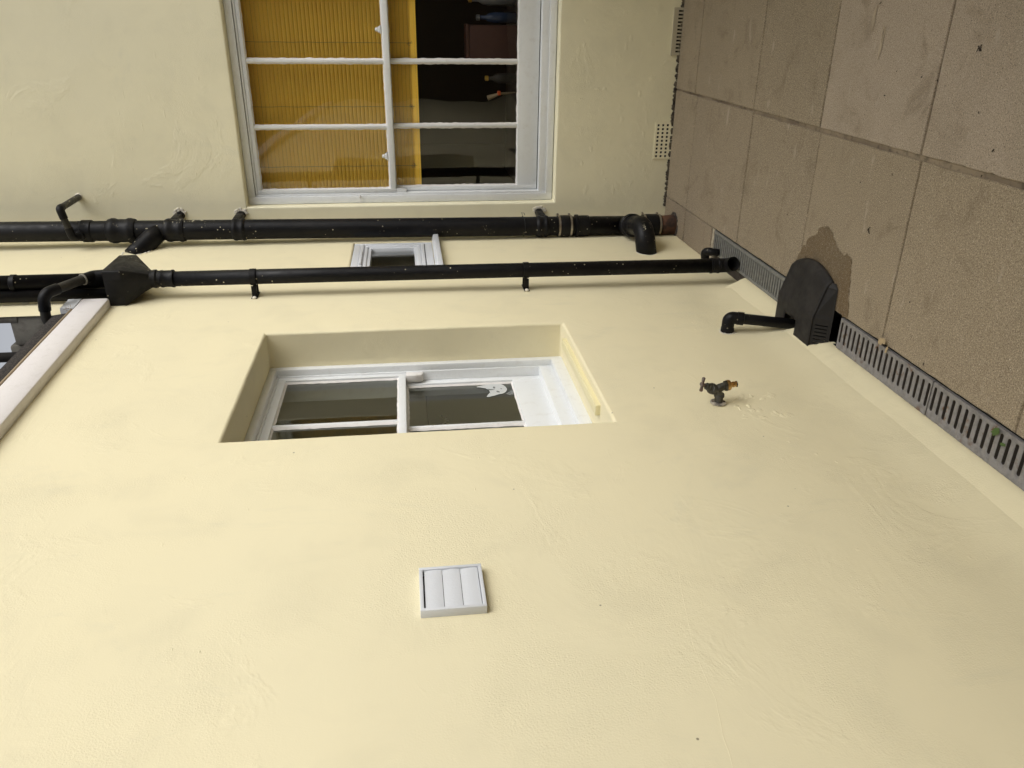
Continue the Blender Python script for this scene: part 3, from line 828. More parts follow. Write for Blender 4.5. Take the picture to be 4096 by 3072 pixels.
# rail with hooks inside the deep window
rl = thing('hook_rail', (-1.62, 3.06, 1.5), 'thin metal rail carrying two hanging hooks inside the deep window', 'rail')
bm = NB(); tube(bm, [(-1.60, 2.0, 1.555), (-1.60, 3.3, 1.555)], .004, 10); part('rail', bm, m_chrome, rl, True)
for u in (2.98, 2.90):
    bm = NB(); tube(bm, fillet([(-1.60, u, 1.563), (-1.585, u, 1.555), (-1.585, u + .01, 1.49), (-1.575, u + .03, 1.46), (-1.56, u + .04, 1.50)], .012, 5), .0035, 8)
    o = part('hook', bm, simple("dark_hook", (.05, .045, .035, 1), .4, .5), None, True); tag(o, 'thicker dark S hook hanging on the rail inside the deep window' if u > 2.95 else 'thinner dark S hook nearer the camera on the rail inside the deep window', 'hook')
tr = thing('towel_ladder', (-1.75, 2.95, .9), 'dark leaning ladder frame inside the lower pane of the deep window', 'ladder')
bm = NB()
tube(bm, [(-1.72, 2.86, .9), (-1.66, 2.97, 1.32)], .009, 8); tube(bm, [(-1.72, 2.60, .9), (-1.66, 2.70, 1.32)], .009, 8)
for k in range(3): tube(bm, [(-1.68 - k * .015, 2.94 - k * .03, 1.26 - k * .12), (-1.68 - k * .015, 2.66 - k * .03, 1.26 - k * .12)], .006, 8)
part('ladder_frame', bm, simple("dark_ladder", (.04, .035, .03, 1), .4), tr, True)
bm = NB(); lathe(bm, (-1.72, 2.95, 0.95), (0, 0, 1), [(0, .05), (.12, .055), (.16, .03)], 20)
tag(part('jar', bm, simple("dark_jar", (.02, .02, .02, 1), .3), None, True), 'round dark jar beside the ladder inside the deep window', 'jar')

# ------------------------------------------------------------------ soil stack
def SX(z): return -1.1468 + (z - .2) * .0098
def SP(z): return Vector((SX(z), 4.60, z))
SD = (SP(3) - SP(1)).normalized()
ss = thing('soil_stack', (SX(0), 4.60, 0), 'thick black painted soil stack in the corner with side branches and rusty foot', 'drain pipe')
R0 = .0555
bm = NB(); tube(bm, [SP(z) for z in (.17, .9, 1.6, 2.4, 3.2, 5.8)], R0, 36); part('pipe', bm, m_iron, ss, True)
def collar(par, z0, z1, rr, rb, mat=m_iron, name='collar'):
    h = z1 - z0
    bm = NB(); lathe(bm, SP(z0), SD, [(0, R0), (.004, rr), (h * .18, rb), (h * .26, rb), (h * .34, rr), (h * .62, rr), (h * .72, rb), (h * .82, rb), (h * .93, rr), (h, R0)], 36, 0, False)
    return part(name, bm, mat, par, 'auto')
collar(ss, 3.105, 3.262, .0640, .070); collar(ss, 2.845, 2.955, .0615, .066); collar(ss, 2.515, 2.590, .0600, .0635)
collar(ss, .775, .850, .0600, .064)
bm = NB(); lathe(bm, SP(3.335), SD, [(0, R0), (.006, .061), (.055, .061), (.062, R0)], 36, 0, False); part('collar', bm, m_iron, ss, 'auto')
bm = NB(); lathe(bm, SP(.53), SD, [(0, R0), (.004, .0615), (.065, .0615), (.068, .0665), (.083, .0665), (.086, R0)], 36, 0, False); part('collar', bm, m_iron, ss, 'auto')
for z in (2.915, 2.571, .80):  # wall lugs
    p = SP(z); bm = NB()
    prism(bm, [(p.x + .01, p.y + .03, z - .022), (p.x + .055, p.y + .05, z - .020), (p.x + .055, BY - .004, z - .016), (p.x + .02, BY - .004, z - .020), (p.x - .0, p.y + .055, z - .022)], (0, 0, .042), 0, .006)
    lathe(bm, (p.x + .038, BY - .03, z), (0, 1, 0), [(0, .004), (.002, .021), (.033, .026)], 18)
    part('fixing_lug', bm, m_iron, ss, 'auto')
    bm = NB(); rnd = random.Random(int(z * 100))
    for k in range(22):
        a = rnd.uniform(.2, 2.94); q = rnd.uniform(.024, .038)
        sph(bm, (p.x + .038 + q * math.sin(a) * 1.0, BY - .003, z + q * math.cos(a) * 1.1), rnd.uniform(.005, .010), 1, 0, (1, .5, 1))
    part('plaster_chip', bm, m_putch, ss)
# upper branch into the side wall
a = SP(2.985); b = Vector((AX - .02, 4.45, 3.105)); d = b - a
bm = NB(); tube(bm, [a, a + d * .35, a + d * .8, b], [.055, .053, .0515, .0515], 32); part('branch', bm, m_iron, ss, True)
bm = NB(); rnd = random.Random(5)
c = Vector((AX + .001, 4.47, 3.085))
for k in range(60):
    t_ = rnd.uniform(0, 6.28); p = c + Vector((0, .062 * math.cos(t_) * 1.25, .062 * math.sin(t_) * 1.05 - .02 * math.cos(t_)))
    sph(bm, p, rnd.uniform(.003, .008), 1, 0, (.5, 1, 1))
part('plaster_chip', bm, m_putch, ss)
# rubber couplings with steel clamps
def coupling(z0, z1, r):
    bm = NB(); h = z1 - z0; lathe(bm, SP(z0), SD, [(0, R0), (.001, r), (.014, r), (.022, r * 1.05), (h - .022, r * 1.05), (h - .014, r), (h - .001, r), (h, R0)], 36, 0, False)
    c_ = part('rubber_coupling', bm, m_rubber, ss, 'auto')
    for z in (z0 + .004, z1 - .016):
        bm = NB(); lathe(bm, SP(z), SD, [(0, r), (.0005, r + .0022), (.0115, r + .0022), (.012, r)], 36, 0, False)
        q = SP(z + .006); box(bm, (q.x + r - .012, q.y + r * .55, z), (q.x + r + .004, q.y + r * .55 + .02, z + .012), .002)
        part('hose_clamp', bm, m_steel, c_, 'auto')
coupling(.632, .722, .0605); coupling(.088, .200, .0625)
bm = NB(); tube(bm, [SP(-.02), SP(.02), SP(.06), SP(.095)], [.060, .0595, .058, .058], 30)
for v in bm.verts: v.co += Vector((1, 1, 0)) * .003 * noise.noise(v.co * 40)
part('iron_stub', bm, m_rust, ss, True, label='rusty bare iron stub at the foot of the stack')
bm = NB(); rnd = random.Random(8)
for k in range(70):
    t_ = rnd.uniform(0, 6.28); sph(bm, SP(.0) + Vector((math.cos(t_) * .068, math.sin(t_) * .068, 0)), rnd.uniform(.006, .014), 1, 0, (1, 1, .6))
part('mortar_collar', bm, simple("dark_dirty_mortar", (.05, .042, .035, 1), .95, 0, 1, 90), ss)
# bottom branch bending into the side wall
path = fillet([(-1.146, 4.60, .305), (-1.072, 4.285, .286), (AX - .03, 4.19, .278)], .085, 12)
bm = NB(); tube(bm, path, .0565, 36); part('branch_elbow', bm, m_iron, ss, True, label='fat black elbow turning from the stack into the side wall')
d = (Vector((-1.072, 4.285, .286)) - Vector((-1.146, 4.60, .305))).normalized(); p = Vector((-1.146, 4.60, .305))
bm = NB(); lathe(bm, p + d * .105, d, [(-.02, .05), (0, .062), (.006, .0675), (.016, .0675), (.020, .063), (.036, .063), (.040, .0665), (.050, .0665), (.054, .057)], 36, 0, False); part('socket', bm, m_iron, ss, 'auto')
bm = NB(); lathe(bm, (AX - .004, 4.203, .279), (1, 0, 0), [(0, .060), (.005, .0625), (.008, .057)], 32); part('sealant_ring', bm, m_putch, ss, 'auto')
# twist of wire round the stack
bm = NB(); z0 = .925
ring = [SP(z0) + Vector((math.cos(q) * (R0 + .0018), math.sin(q) * (R0 + .0018), .004 * math.sin(q))) for q in [k * math.pi / 16 for k in range(33)]]
tube(bm, ring, .0016, 6)
e = ring[8 - 2]
tube(bm, [e, e + Vector((.02, -.01, .002)), e + Vector((.035, -.01, -.008)), e + Vector((.05, -.012, .004)), e + Vector((.047, -.012, -.014)), e + Vector((.035, -.014, -.018))], .0016, 6)
tube(bm, [e, e + Vector((.015, -.005, .012)), e + Vector((.012, -.012, .028))], .0014, 6)
tag(part('wire_twist', bm, m_steelwire, None, True), 'loop of twisted black wire tied round the lower soil stack', 'wire')

# small overflow pipe from the back wall into the stack
ov = thing('overflow_pipe', (-.97, BY, 3.47), 'thin black overflow pipe with two elbows joining the top of the soil stack', 'waste pipe')
P0 = Vector((-.968, BY + .02, 3.452)); E1 = Vector((-.968, 4.50, 3.446)); E2 = Vector((-1.130, 4.50, 3.412)); P3 = Vector((-1.125, 4.58, 3.375))
bm = NB(); tube(bm, fillet([P0, E1, E2, P3], .022, 6), .0175, 22); part('pipe', bm, m_greypipe, ov, True)
bm = NB()
tube(bm, fillet([E1 + Vector((0, .03, 0)), E1, E1 + (E2 - E1) * .33], .02, 7), .0208, 22)
part('elbow', bm, m_black, ov, 'auto'); bm = NB()
tube(bm, fillet([E2 + (E1 - E2) * .36, E2, E2 + (P3 - E2) * .6], .022, 7), .0212, 22)
part('elbow', bm, m_black, ov, 'auto')
bm = NB(); lathe(bm, P3 + (E2 - P3) * .55, P3 - E2, [(0, .021), (.004, .029), (.03, .030), (.034, .036), (.07, .040)], 26, 0, False); part('boss', bm, m_black, ov, 'auto')
bm = NB(); lathe(bm, (P0.x, BY - .006, P0.z), (0, 1, 0), [(0, .0185), (.004, .022), (.012, .023)], 22); part('sealant_ring', bm, m_putch, ov, 'auto')

# ------------------------------------------------------------------ downpipe and hopper
DX, DY = -1.113, 3.645
dp = thing('downpipe', (DX, DY, 0), 'round black rainwater downpipe standing off the side wall below its hopper', 'downpipe')
RD = .0345
bm = NB(); tube(bm, [(DX - .002, DY + .010, 2.74), (DX, DY, 2.0), (DX, DY - .008, 1.2), (DX, DY - .022, .12)], RD, 36); part('pipe', bm, m_black, dp, True)
# hopper head
xo, xi, yn, yf, z0, z1 = -1.040, AX + .001, 3.555, 3.815, 2.872, 2.946
def quad(bm, vs): bm.faces.new([bm.verts.new(Vector(v)) for v in vs])
bm = NB(); cx, cy, zb = DX + .0, DY + .012, 2.775
top = [(xi, yn), (xo, yn), (xo, yf), (xi, yf)]
rings = []
n = 40
def sqr(k):   # point on the rectangle matching angle k
    a = 2 * math.pi * k / n - 2.2; dx, dy = math.cos(a), math.sin(a)
    ox, oy = (xi + xo) / 2, (yn + yf) / 2
    hx, hy = abs(xo - xi) / 2, (yf - yn) / 2
    s = min(hx / abs(dx) if abs(dx) > 1e-6 else 9e9, hy / abs(dy) if abs(dy) > 1e-6 else 9e9)
    rc = .012; x = dx * s; y = dy * s
    return ox + x, oy + y
n = 64
def corner_ring(z, inset=0):
    pts = []
    hx, hy = abs(xo - xi) / 2 - inset, (yf - yn) / 2 - inset; ox, oy = (xi + xo) / 2, (yn + yf) / 2; rc = .010
    for (sx, sy, a0) in ((1, 1, 0), (-1, 1, 90), (-1, -1, 180), (1, -1, 270)):
        for k in range(16):
            if k < 5:
                a = math.radians(a0 + k * 22.5)
                pts.append((ox + sx * (hx - rc) + rc * math.cos(a), oy + sy * (hy - rc) + rc * math.sin(a)))
            else:
                pts.append(None)
    P = []
    for i, q in enumerate(pts):
        if q is None:
            j = i
            while pts[j] is None: j -= 1
            k2 = i
            while pts[k2 % 64] is None: k2 += 1
            a = pts[j]; b = pts[k2 % 64]; f = (i - j) / (k2 - j); q = (a[0] + (b[0] - a[0]) * f, a[1] + (b[1] - a[1]) * f)
        P.append(Vector((q[0], q[1], z)))
    return P
R = [corner_ring(z1 - .002, .006), corner_ring(z1), corner_ring(z0)]
base = corner_ring(z0); circ = []
ox, oy = (xi + xo) / 2, (yn + yf) / 2
for p in base:
    a = math.atan2((p.y - oy) / (yf - yn), (p.x - ox) / (xo - xi)); circ.append(Vector((cx + .040 * math.cos(a), cy + .040 * math.sin(a), zb)))
R += [circ, [Vector((c_.x, c_.y, zb - .012)) for c_ in circ]]
VR = [[bm.verts.new(p) for p in rg] for rg in R]
for A_, B_ in zip(VR[:-1], VR[1:]):
    for k in range(64): bm.faces.new((A_[k], A_[(k + 1) % 64], B_[(k + 1) % 64], B_[k]))
bm.faces.new(VR[0]); bm.faces.new(VR[-1])
part('hopper_head', bm, m_dusty, dp, 'auto', label='black hopper box tapering down to the downpipe')
bm = NB(); lathe(bm, (cx, cy, zb - .012), (0, 0, -1), [(0, .042), (.004, .0425), (.012, .0425), (.018, .037), (.03, .037)], 36); part('neck', bm, m_dusty, dp, 'auto')
bm = NB(); lathe(bm, (DX, DY + .009, 2.735), (0, 0, -1), [(0, .037), (.003, .0395), (.012, .0400), (.016, .038), (.048, .038), (.052, .0405), (.060, .0405), (.063, .035)], 36); part('socket', bm, m_black, dp, 'auto')
def bracket(z, dy):
    y = DY + dy; bm = NB()
    lathe(bm, (DX, y, z - .013), (0, 0, 1), [(0, RD), (.0005, RD + .004), (.026, RD + .004), (.0265, RD)], 36, 0, False)
    box(bm, (DX - RD - .002, y - .026, z - .012), (AX + .006, y - .021, z + .012), .001)
    box(bm, (DX - RD - .002, y + .021, z - .012), (AX + .006, y + .026, z + .012), .001)
    box(bm, (AX + .001, y - .048, z - .013), (AX + .0055, y + .048, z + .013), .001)
    b_ = part('bracket', bm, m_black, dp, 'auto')
    for s in (-1, 1):
        bm = NB(); lathe(bm, (AX + .005, y + s * .038, z), (1, 0, 0), [(0, .0075), (.004, .007), (.006, .002)], 14)
        sph(bm, (AX + .004, y + s * .043, z), .011, 2, 0, (.5, .7, 1.1))
        part('screw', bm, m_putch, b_, 'auto')
bracket(2.322, 0); bracket(1.050, -.010)
bm = NB(); lathe(bm, (DX, DY - .0215, .135), (0, 0, -1), [(0, .035), (.002, .0385), (.010, .0385), (.012, .0365), (.036, .0365), (.038, .0385), (.045, .0385), (.047, .035)], 36); part('socket', bm, m_black, dp, 'auto')
# shoe: kicks out over the grating, open end
pa_ = fillet([(DX, DY - .022, .095), (DX, DY - .024, .046), (DX + .022, DY - .074, .036)], .03, 8)
bm = NB(); tube(bm, pa_, .0350, 36, 0, (True, False)); tube(bm, pa_, .0315, 36, 1, (True, False))
bmesh.ops.remove_doubles(bm, verts=[], dist=0)
sh = part('shoe', bm, [m_black, m_dark], dp, 'auto')

# second pipe pair continuing above the hopper
rw = thing('rainwater_pipe', (-1.113, 3.64, 2.95), 'round black rainwater pipe with a collar coming down behind the hopper', 'downpipe')
bm = NB(); tube(bm, [(-1.113, 3.655, 2.93), (-1.113, 3.638, 5.8)], .0345, 32); part('pipe', bm, m_black, rw, True)
bm = NB(); lathe(bm, (-1.113, 3.648, 3.345), (0, 0, 1), [(0, .0345), (.003, .039), (.022, .0395), (.026, .0345)], 32, 0, False); part('collar', bm, m_black, rw, 'auto')
vp = thing('vent_pipe', (-1.172, 3.60, 2.95), 'thinner shiny black pipe tight against the wall beside the rainwater pipe', 'pipe')
bm = NB(); tube(bm, [(-1.168, 3.625, 2.95), (-1.168, 3.625, 5.8)], .027, 28); part('pipe', bm, m_rubber, vp, True)
bm = NB(); sph(bm, (AX + .004, 3.632, 3.325), .012, 2, 0, (.6, .7, 1.3)); part('fixing_blob', bm, m_putch, vp, True)

# bent pipe from the roof into the hopper
rp = thing('roof_outlet_pipe', (-1.09, 3.6, 2.95), 'faded black roof outlet pipe bending down into the top of the hopper', 'waste pipe')
q = [Vector((-1.088, 3.655, 2.93)), Vector((-1.088, 3.645, 3.028)), Vector((-1.092, 3.44, 3.133)), Vector((-1.150, 3.45, 3.188)), Vector((-1.25, 3.44, 3.175)), Vector((-1.30, 3.42, 3.10))]
q = [Vector((-1.088, 3.665, 2.93)), Vector((-1.088, 3.650, 3.020)), Vector((-1.098, 3.43, 3.152)), Vector((-1.215, 3.43, 3.165)), Vector((-1.33, 3.46, 3.10))]
fp = fillet(q, [.04, .05, .045, .05, .05], 8)
bm = NB(); tube(bm, fp, .0205, 24); part('pipe', bm, m_greypipe, rp, True)
def near(p, a, b): return [x for x in fp if (x - p).length < a and True]
bm = NB()
tube(bm, fillet([q[0] + (q[1] - q[0]) * .3, q[1], q[1] + (q[2] - q[1]) * .22], .035, 8), .0238, 24)
part('elbow', bm, m_black, rp, 'auto'); bm = NB()
tube(bm, fillet([q[2] + (q[1] - q[2]) * .28, q[2], q[2] + (q[3] - q[2]) * .62], .045, 9), .0245, 24)
part('elbow', bm, m_black, rp, 'auto')
bm = NB()
d = (q[2] - q[1]).normalized(); lathe(bm, q[1] + (q[2] - q[1]) * .20, d, [(0, .0245), (.001, .0255), (.006, .0255), (.007, .021)], 24, 0, False)
part('pale_ring', bm, simple("pale_solvent_ring", (.2, .19, .16, 1), .5), rp, 'auto')

# ------------------------------------------------------------------ flat roof edge of the extension
ro = thing('extension_roof', (AX, 2.0, 2.93), 'low extension roof edge with white plastic fascia board under dark mineral felt', 'roof')
def slope(y, z35): return z35 + .0505 * (y - 3.549)
def ext(bm, prof, y0, y1, bev=0):
    """prof (x, z at y=3.549) extruded along the sloping verge"""
    n = 12; rings = []
    for k in range(n + 1):
        y = y0 + (y1 - y0) * k / n
        rings.append([bm.verts.new((x, y, slope(y, z))) for x, z in prof])
    for a, b in zip(rings[:-1], rings[1:]):
        for i in range(len(prof)): bm.faces.new((a[i], a[(i + 1) % len(prof)], b[(i + 1) % len(prof)], b[i]))
    bm.faces.new(rings[0]); bm.faces.new(rings[-1])
F0x = AX + .041
bm = NB(); ext(bm, [(AX - .02, 2.937), (F0x - .010, 2.937), (F0x - .003, 2.940), (F0x, 2.947), (F0x, 3.045), (F0x - .002, 3.049), (AX - .02, 3.049)], -3.2, 3.549)
part('fascia_board', bm, m_fascia, ro, 'auto', label='stained white plastic fascia board with rounded lower edge')
bm = NB(); ext(bm, [(AX - .02, 3.050), (F0x + .002, 3.050), (F0x + .002, 3.104), (AX - .02, 3.105)], 3.425, 3.547)
part('end_cap', bm, m_upvc, ro, 'auto')
bm = NB(); tube(bm, [(F0x - .004, y, slope(y, 3.056)) for y in (-3.2, 0, 1, 2, 2.8, 3.42)], .0055, 10); part('edge_trim', bm, m_twig, ro, True, label='thin pale weathered trim along the fascia')
bm = NB(); rings = None; y = -3.2
while y < 3.41:
    j = .004 * noise.noise(Vector((y * 6, 1, 1)))
    P = [(AX - .03, y, slope(y, 3.052)), (AX + .020, y, slope(y, 3.055)), (AX + .028 + j, y, slope(y, 3.075)), (AX + .022 - j, y, slope(y, 3.125) + j), (AX - .02, y, slope(y, 3.15) + j), (AX - .10, y, slope(y, 3.14))]
    cur = [bm.verts.new(p) for p in P]
    if rings:
        for i in range(5): bm.faces.new((rings[i], cur[i], cur[i + 1], rings[i + 1]))
    rings = cur; y += .05
bm.faces.new(rings)
part('felt_upstand', bm, m_felt, ro, True, label='dark gritty mineral felt edge')
bm = NB(); ext(bm, [(-4.5, 3.02), (AX - .03, 3.02), (AX - .03, 3.09), (-4.5, 3.09)], -3.2, 3.5); part('roof_deck', bm, m_roofdark, ro)
bm = NB(); rnd = random.Random(3)
for k in range(6):
    a = rnd.uniform(0, 6.28); c = Vector((F0x + .004, 3.41 + rnd.uniform(-.03, .03), slope(3.41, 3.063)))
    tube(bm, [c, c + Vector((.004, math.cos(a) * .010, math.sin(a) * .007)), c + Vector((.005, math.cos(a + .4) * .018, math.sin(a + .4) * .012))], .0009, 5)
tag(part('straw_tuft', bm, m_twig), 'wisp of dry straw caught at the end of the fascia trim', 'straw')
# end face of the taller house above the low roof
uw = thing('upper_wall', (AX - .05, 3.56, 3.1), 'narrow grey cement end face of the taller house above the low roof', 'wall')
bm = NB(); box(bm, (AX - .140, 3.468, 2.95), (AX - .004, 3.9, 3.335), .012); box(bm, (AX - .033, 3.466, 3.3), (AX - .0045, 3.9, 6.0), .004)
for v in bm.verts: v.co += Vector((1, 1, 1)) * .004 * noise.noise(v.co * 30)
part('cement_face', bm, m_cement, uw, 'auto')
bm = NB(); box(bm, (-4.4, 3.475, 2.9), (-1.3455, 4.6, 3.365), .01); part('dark_face', bm, m_cement, uw, 'auto')
gt = thing('roof_pipe', (-1.5, 3.5, 3.45), 'dark pipe rising behind the felt roof edge at the frame edge', 'pipe')
bm = NB(); tube(bm, [(-1.386, 3.445, 3.10), (-1.386, 3.445, 4.6)], .022, 20); part('pipe_length', bm, m_roofdark, gt, True)

# ------------------------------------------------------------------ extractor vent
vx = AX - .003
ev = thing('extractor_vent', (AX, 1.444, 1.54), 'square white plastic extractor vent with three curved flaps on the side wall', 'vent')
y0, y1, z0, z1 = 1.369, 1.519, 1.465, 1.612; x1 = AX + .021
bm = NB(); lw = .0085
tb = lambda a, b, c_, d_, xx0, xx1, bv=.001: box(bm, (xx0, a, c_), (xx1, b, d_), bv)
tb(y0, y0 + lw, z0, z1, vx, x1); tb(y1 - lw, y1, z0, z1, vx, x1); tb(y0 + lw - .0005, y1 - lw + .0005, z0, z0 + lw, vx, x1 - .0003); tb(y0 + lw - .0005, y1 - lw + .0005, z1 - lw, z1, vx, x1 - .0003)
part('vent_frame', bm, m_upvc, ev, 'auto')
bm = NB(); box(bm, (vx, y0 + .005, z0 + .005), (AX + .002, y1 - .005, z1 - .005)); part('duct_back', bm, m_dark, ev)
bz = [z0 + lw + .0010, z0 + lw + .0430, z0 + lw + .0850, z1 - lw - .0030]
def flap(za, zb):
    bm = NB(); n = 10
    pr = [(AX + .0158 + .0026 * math.sin(k / n * math.pi * .82), zb + (za - zb) * k / n) for k in range(n + 1)]
    poly = [(x, y0 + lw + .0008, z) for x, z in pr] + [(x - .0012, y0 + lw + .0008, z) for x, z in reversed(pr)]
    prism(bm, poly, (0, y1 - y0 - 2 * lw - .0016, 0))
    part('louvre_flap', bm, m_upvc, ev, 'auto')
for za, zb in zip(bz[:-1], bz[1:]): flap(za + .0006, zb - .0006)

# ------------------------------------------------------------------ garden tap
tp = thing('garden_tap', (AX, 2.326, .57), 'old dark brass garden tap with a shiny hose connector on the cream wall', 'tap')
Y = 2.326; V = Vector
bm = NB(); lathe(bm, (AX + .001, Y, .57), (1, 0, 0), [(0, .0275), (.003, .0275), (.005, .024), (.006, .012)], 32)
part('backplate', bm, simple("painted_backplate", (.50, .45, .36, 1), .6, 0, .8, 120, (.10, .09, .08, 1)), tp, 'auto')
for s in (-1, 1):
    bm = NB(); lathe(bm, (AX + .005, Y + s * .003 , .57 + s * .019), (1, 0, 0), [(0, .0042), (.0025, .004)], 12)
    part('screw', bm, m_rust, tp, 'auto')
bm = NB()
lathe(bm, (AX + .004, Y, .57), (1, 0, 0), [(0, .0145), (.020, .0145), (.021, .0175), (.026, .0180), (.029, .0165), (.031, .011), (.036, .011)], 26)
tube(bm, fillet([V((AX + .030, Y, .571)), V((AX + .046, Y, .580)), V((AX + .058, Y, .600))], .01, 5), [.0115, .012, .013, .014, .015, .0155, .016, .0165][:8] if False else .0145, 24)
lathe(bm, V((-1.153, Y, .590)), V((.5, 0, 1)), [(-.014, .012), (0, .0185), (.012, .0195), (.013, .0185), (.017, .0185), (.018, .015), (.024, .0145), (.025, .0125), (.034, .012), (.035, .0085), (.040, .008), (.041, .0045), (.058, .0045)], 24)
tube(bm, [V((-1.158, Y, .590)), V((-1.147, Y, .572)), V((-1.139, Y, .552))], [.015, .0145, .013], 24)
lathe(bm, V((-1.141, Y, .556)), V((.12, 0, -1)), [(0, .013), (.001, .0175), (.008, .0185), (.009, .018)], 26)
sph(bm, (AX + .034, Y - .002, .559), .006, 2)
part('tap_body', bm, m_tap, tp, 'auto')
bm = NB(); lathe(bm, V((-1.1392, Y, .5475)), V((.12, 0, -1)), [(0, .0185), (.003, .0188), (.010, .0175), (.014, .013), (.016, .0085), (.020, .0085), (.021, .0105), (.0245, .0105), (.026, .009), (.031, .009), (.032, .0108)], 24)
part('hose_connector', bm, m_brass, tp, 'auto')
bm = NB(); lathe(bm, V((-1.1355, Y, .5155)), V((.12, 0, -1)), [(0, .0108), (.003, .0108), (.004, .009)], 22); part('rubber_tip', bm, m_rubber, tp, 'auto')
hc = V((-1.131, Y, .635)); bm = NB()
lathe(bm, hc - V((.5, 0, 1)).normalized() * .008, V((.5, 0, 1)), [(0, .006), (.012, .0075), (.016, .005)], 16)
hd = V((.35, .75, -.38)).normalized()
tube(bm, [hc - hd * .030, hc - hd * .029, hc - hd * .005, hc + hd * .005, hc + hd * .029, hc + hd * .030], [.0045, .0062, .0045, .0045, .0062, .0045], 16)
part('handle', bm, m_taphandle, tp, 'auto')

# ------------------------------------------------------------------ waste pipe by the gully cover
wp = thing('waste_pipe', (AX, 2.974, .286), 'short black waste pipe leaving the side wall and dropping into the gully cover', 'waste pipe')
q = [V((AX - .02, 2.972, .287)), V((-1.140, 2.975, .287)), V((-1.150, 2.885, .015))]
fp = fillet(q, .028, 9)
bm = NB(); tube(bm, fp, .0222, 28); part('pipe', bm, m_rubber, wp, True)
bm = NB(); tube(bm, fillet([V((AX + .012, 2.973, .287)), q[1], q[1] + (q[2] - q[1]) * .13], .026, 9), .0255, 28)
lathe(bm, q[1] + (q[2] - q[1]) * .12, q[2] - q[1], [(0, .0255), (.001, .0275), (.026, .0275), (.027, .0222)], 28, 0, False)
lathe(bm, V((AX + .002, 2.973, .287)), (1, 0, 0), [(0, .0255), (.001, .0275), (.018, .0275), (.019, .0255)], 28, 0, False)
part('elbow', bm, m_black, wp, 'auto')
bm = NB(); rnd = random.Random(6)
for k in range(40):
    a = rnd.uniform(0, 6.28); rr = rnd.uniform(.027, .034); sph(bm, (AX + .0015, 2.973 + rr * math.cos(a), .287 + rr * math.sin(a)), rnd.uniform(.003, .007), 1, 0, (.5, 1, 1))
part('plaster_chip', bm, m_putch, wp)
# small elbow beyond the downpipe
we = thing('small_waste_elbow', (AX, 3.98, .06), 'small black elbow spilling over the far end of the plastic grating', 'waste pipe')
q = [V((AX - .03, 3.955, .075)), V((-1.130, 3.955, .085)), V((-1.105, 3.93, .008))]
q = [V((AX - .03, 3.92, .030)), V((-1.118, 3.90, .062)), V((-1.112, 3.845, .004))]
bm = NB(); tube(bm, fillet(q, .024, 9), .0185, 24); part('pipe', bm, m_rubber, we, True)
bm = NB(); tube(bm, fillet([q[0] + (q[1] - q[0]) * .45, q[1], q[1] + (q[2] - q[1]) * .5], .024, 9), .0212, 24); part('elbow', bm, m_black, we, 'auto')

# ------------------------------------------------------------------ gully cover
gc = thing('gully_cover', (-1.05, 2.855, 0), 'dusty dark grey plastic gully cover with slotted side and rounded front', 'gully cover')
YN, YF, H = 2.705, 3.012, .066
bm = NB(); NY, NX = 22, 24
def front(f): return -.912 + .040 * (1 - (2 * f - 1) ** 2)
def top_z(x, y, f):
    xf = front(f); t = (x - (-1.052)) / (xf - .018 + 1.052)
    z = H if t < 0 else H - (H - .030) * min(t, 1)
    if x > xf - .018: z = .030 - .018 * ((x - (xf - .018)) / .018) ** 1.0
    if t < 0: z = H
    # soften the knee
    return z
G = []
for i in range(NY + 1):
    f = i / NY; y = YN + (YF - YN) * f; xf = front(f); row = []
    xs_ = [AX + .002 + (-1.052 - AX - .002) * k / 8 for k in range(9)] + [-1.052 + (xf - .018 + 1.052) * k / 10 for k in range(1, 11)] + [xf - .018 + .018 * k / 3 for k in range(1, 4)]
    for x in xs_: row.append(bm.verts.new((x, y, top_z(x, y, f))))
    row.append(bm.verts.new((xf + .001, y, .004)))
    G.append(row)
for i in range(NY):
    for j in range(len(G[0]) - 1):
        c = (G[i][j].co + G[i + 1][j + 1].co) / 2
        if c.x < -1.100 and 2.825 < c.y < 2.925: continue     # notch for the waste pipe
        bm.faces.new((G[i][j], G[i + 1][j], G[i + 1][j + 1], G[i][j + 1]))
far = [bm.verts.new((v.co.x, YF, .004)) for v in G[-1]]
for j in range(len(G[0]) - 1): bm.faces.new((G[-1][j], G[-1][j + 1], far[j + 1], far[j]))
loose = [v for v in bm.verts if not v.link_faces]
for v in loose: bm.verts.remove(v)
bmesh.ops.recalc_face_normals(bm, faces=bm.faces)
bmesh.ops.bevel(bm, geom=[e for e in bm.edges if len(e.link_faces) == 2 and e.calc_face_angle(0) > .5], offset=.004, segments=2, affect='EDGES', profile=.5)
lid = part('lid', bm, m_cover, gc, True)
s_ = lid.modifiers.new('thick', 'SOLIDIFY'); s_.thickness = .0025; s_.offset = -1
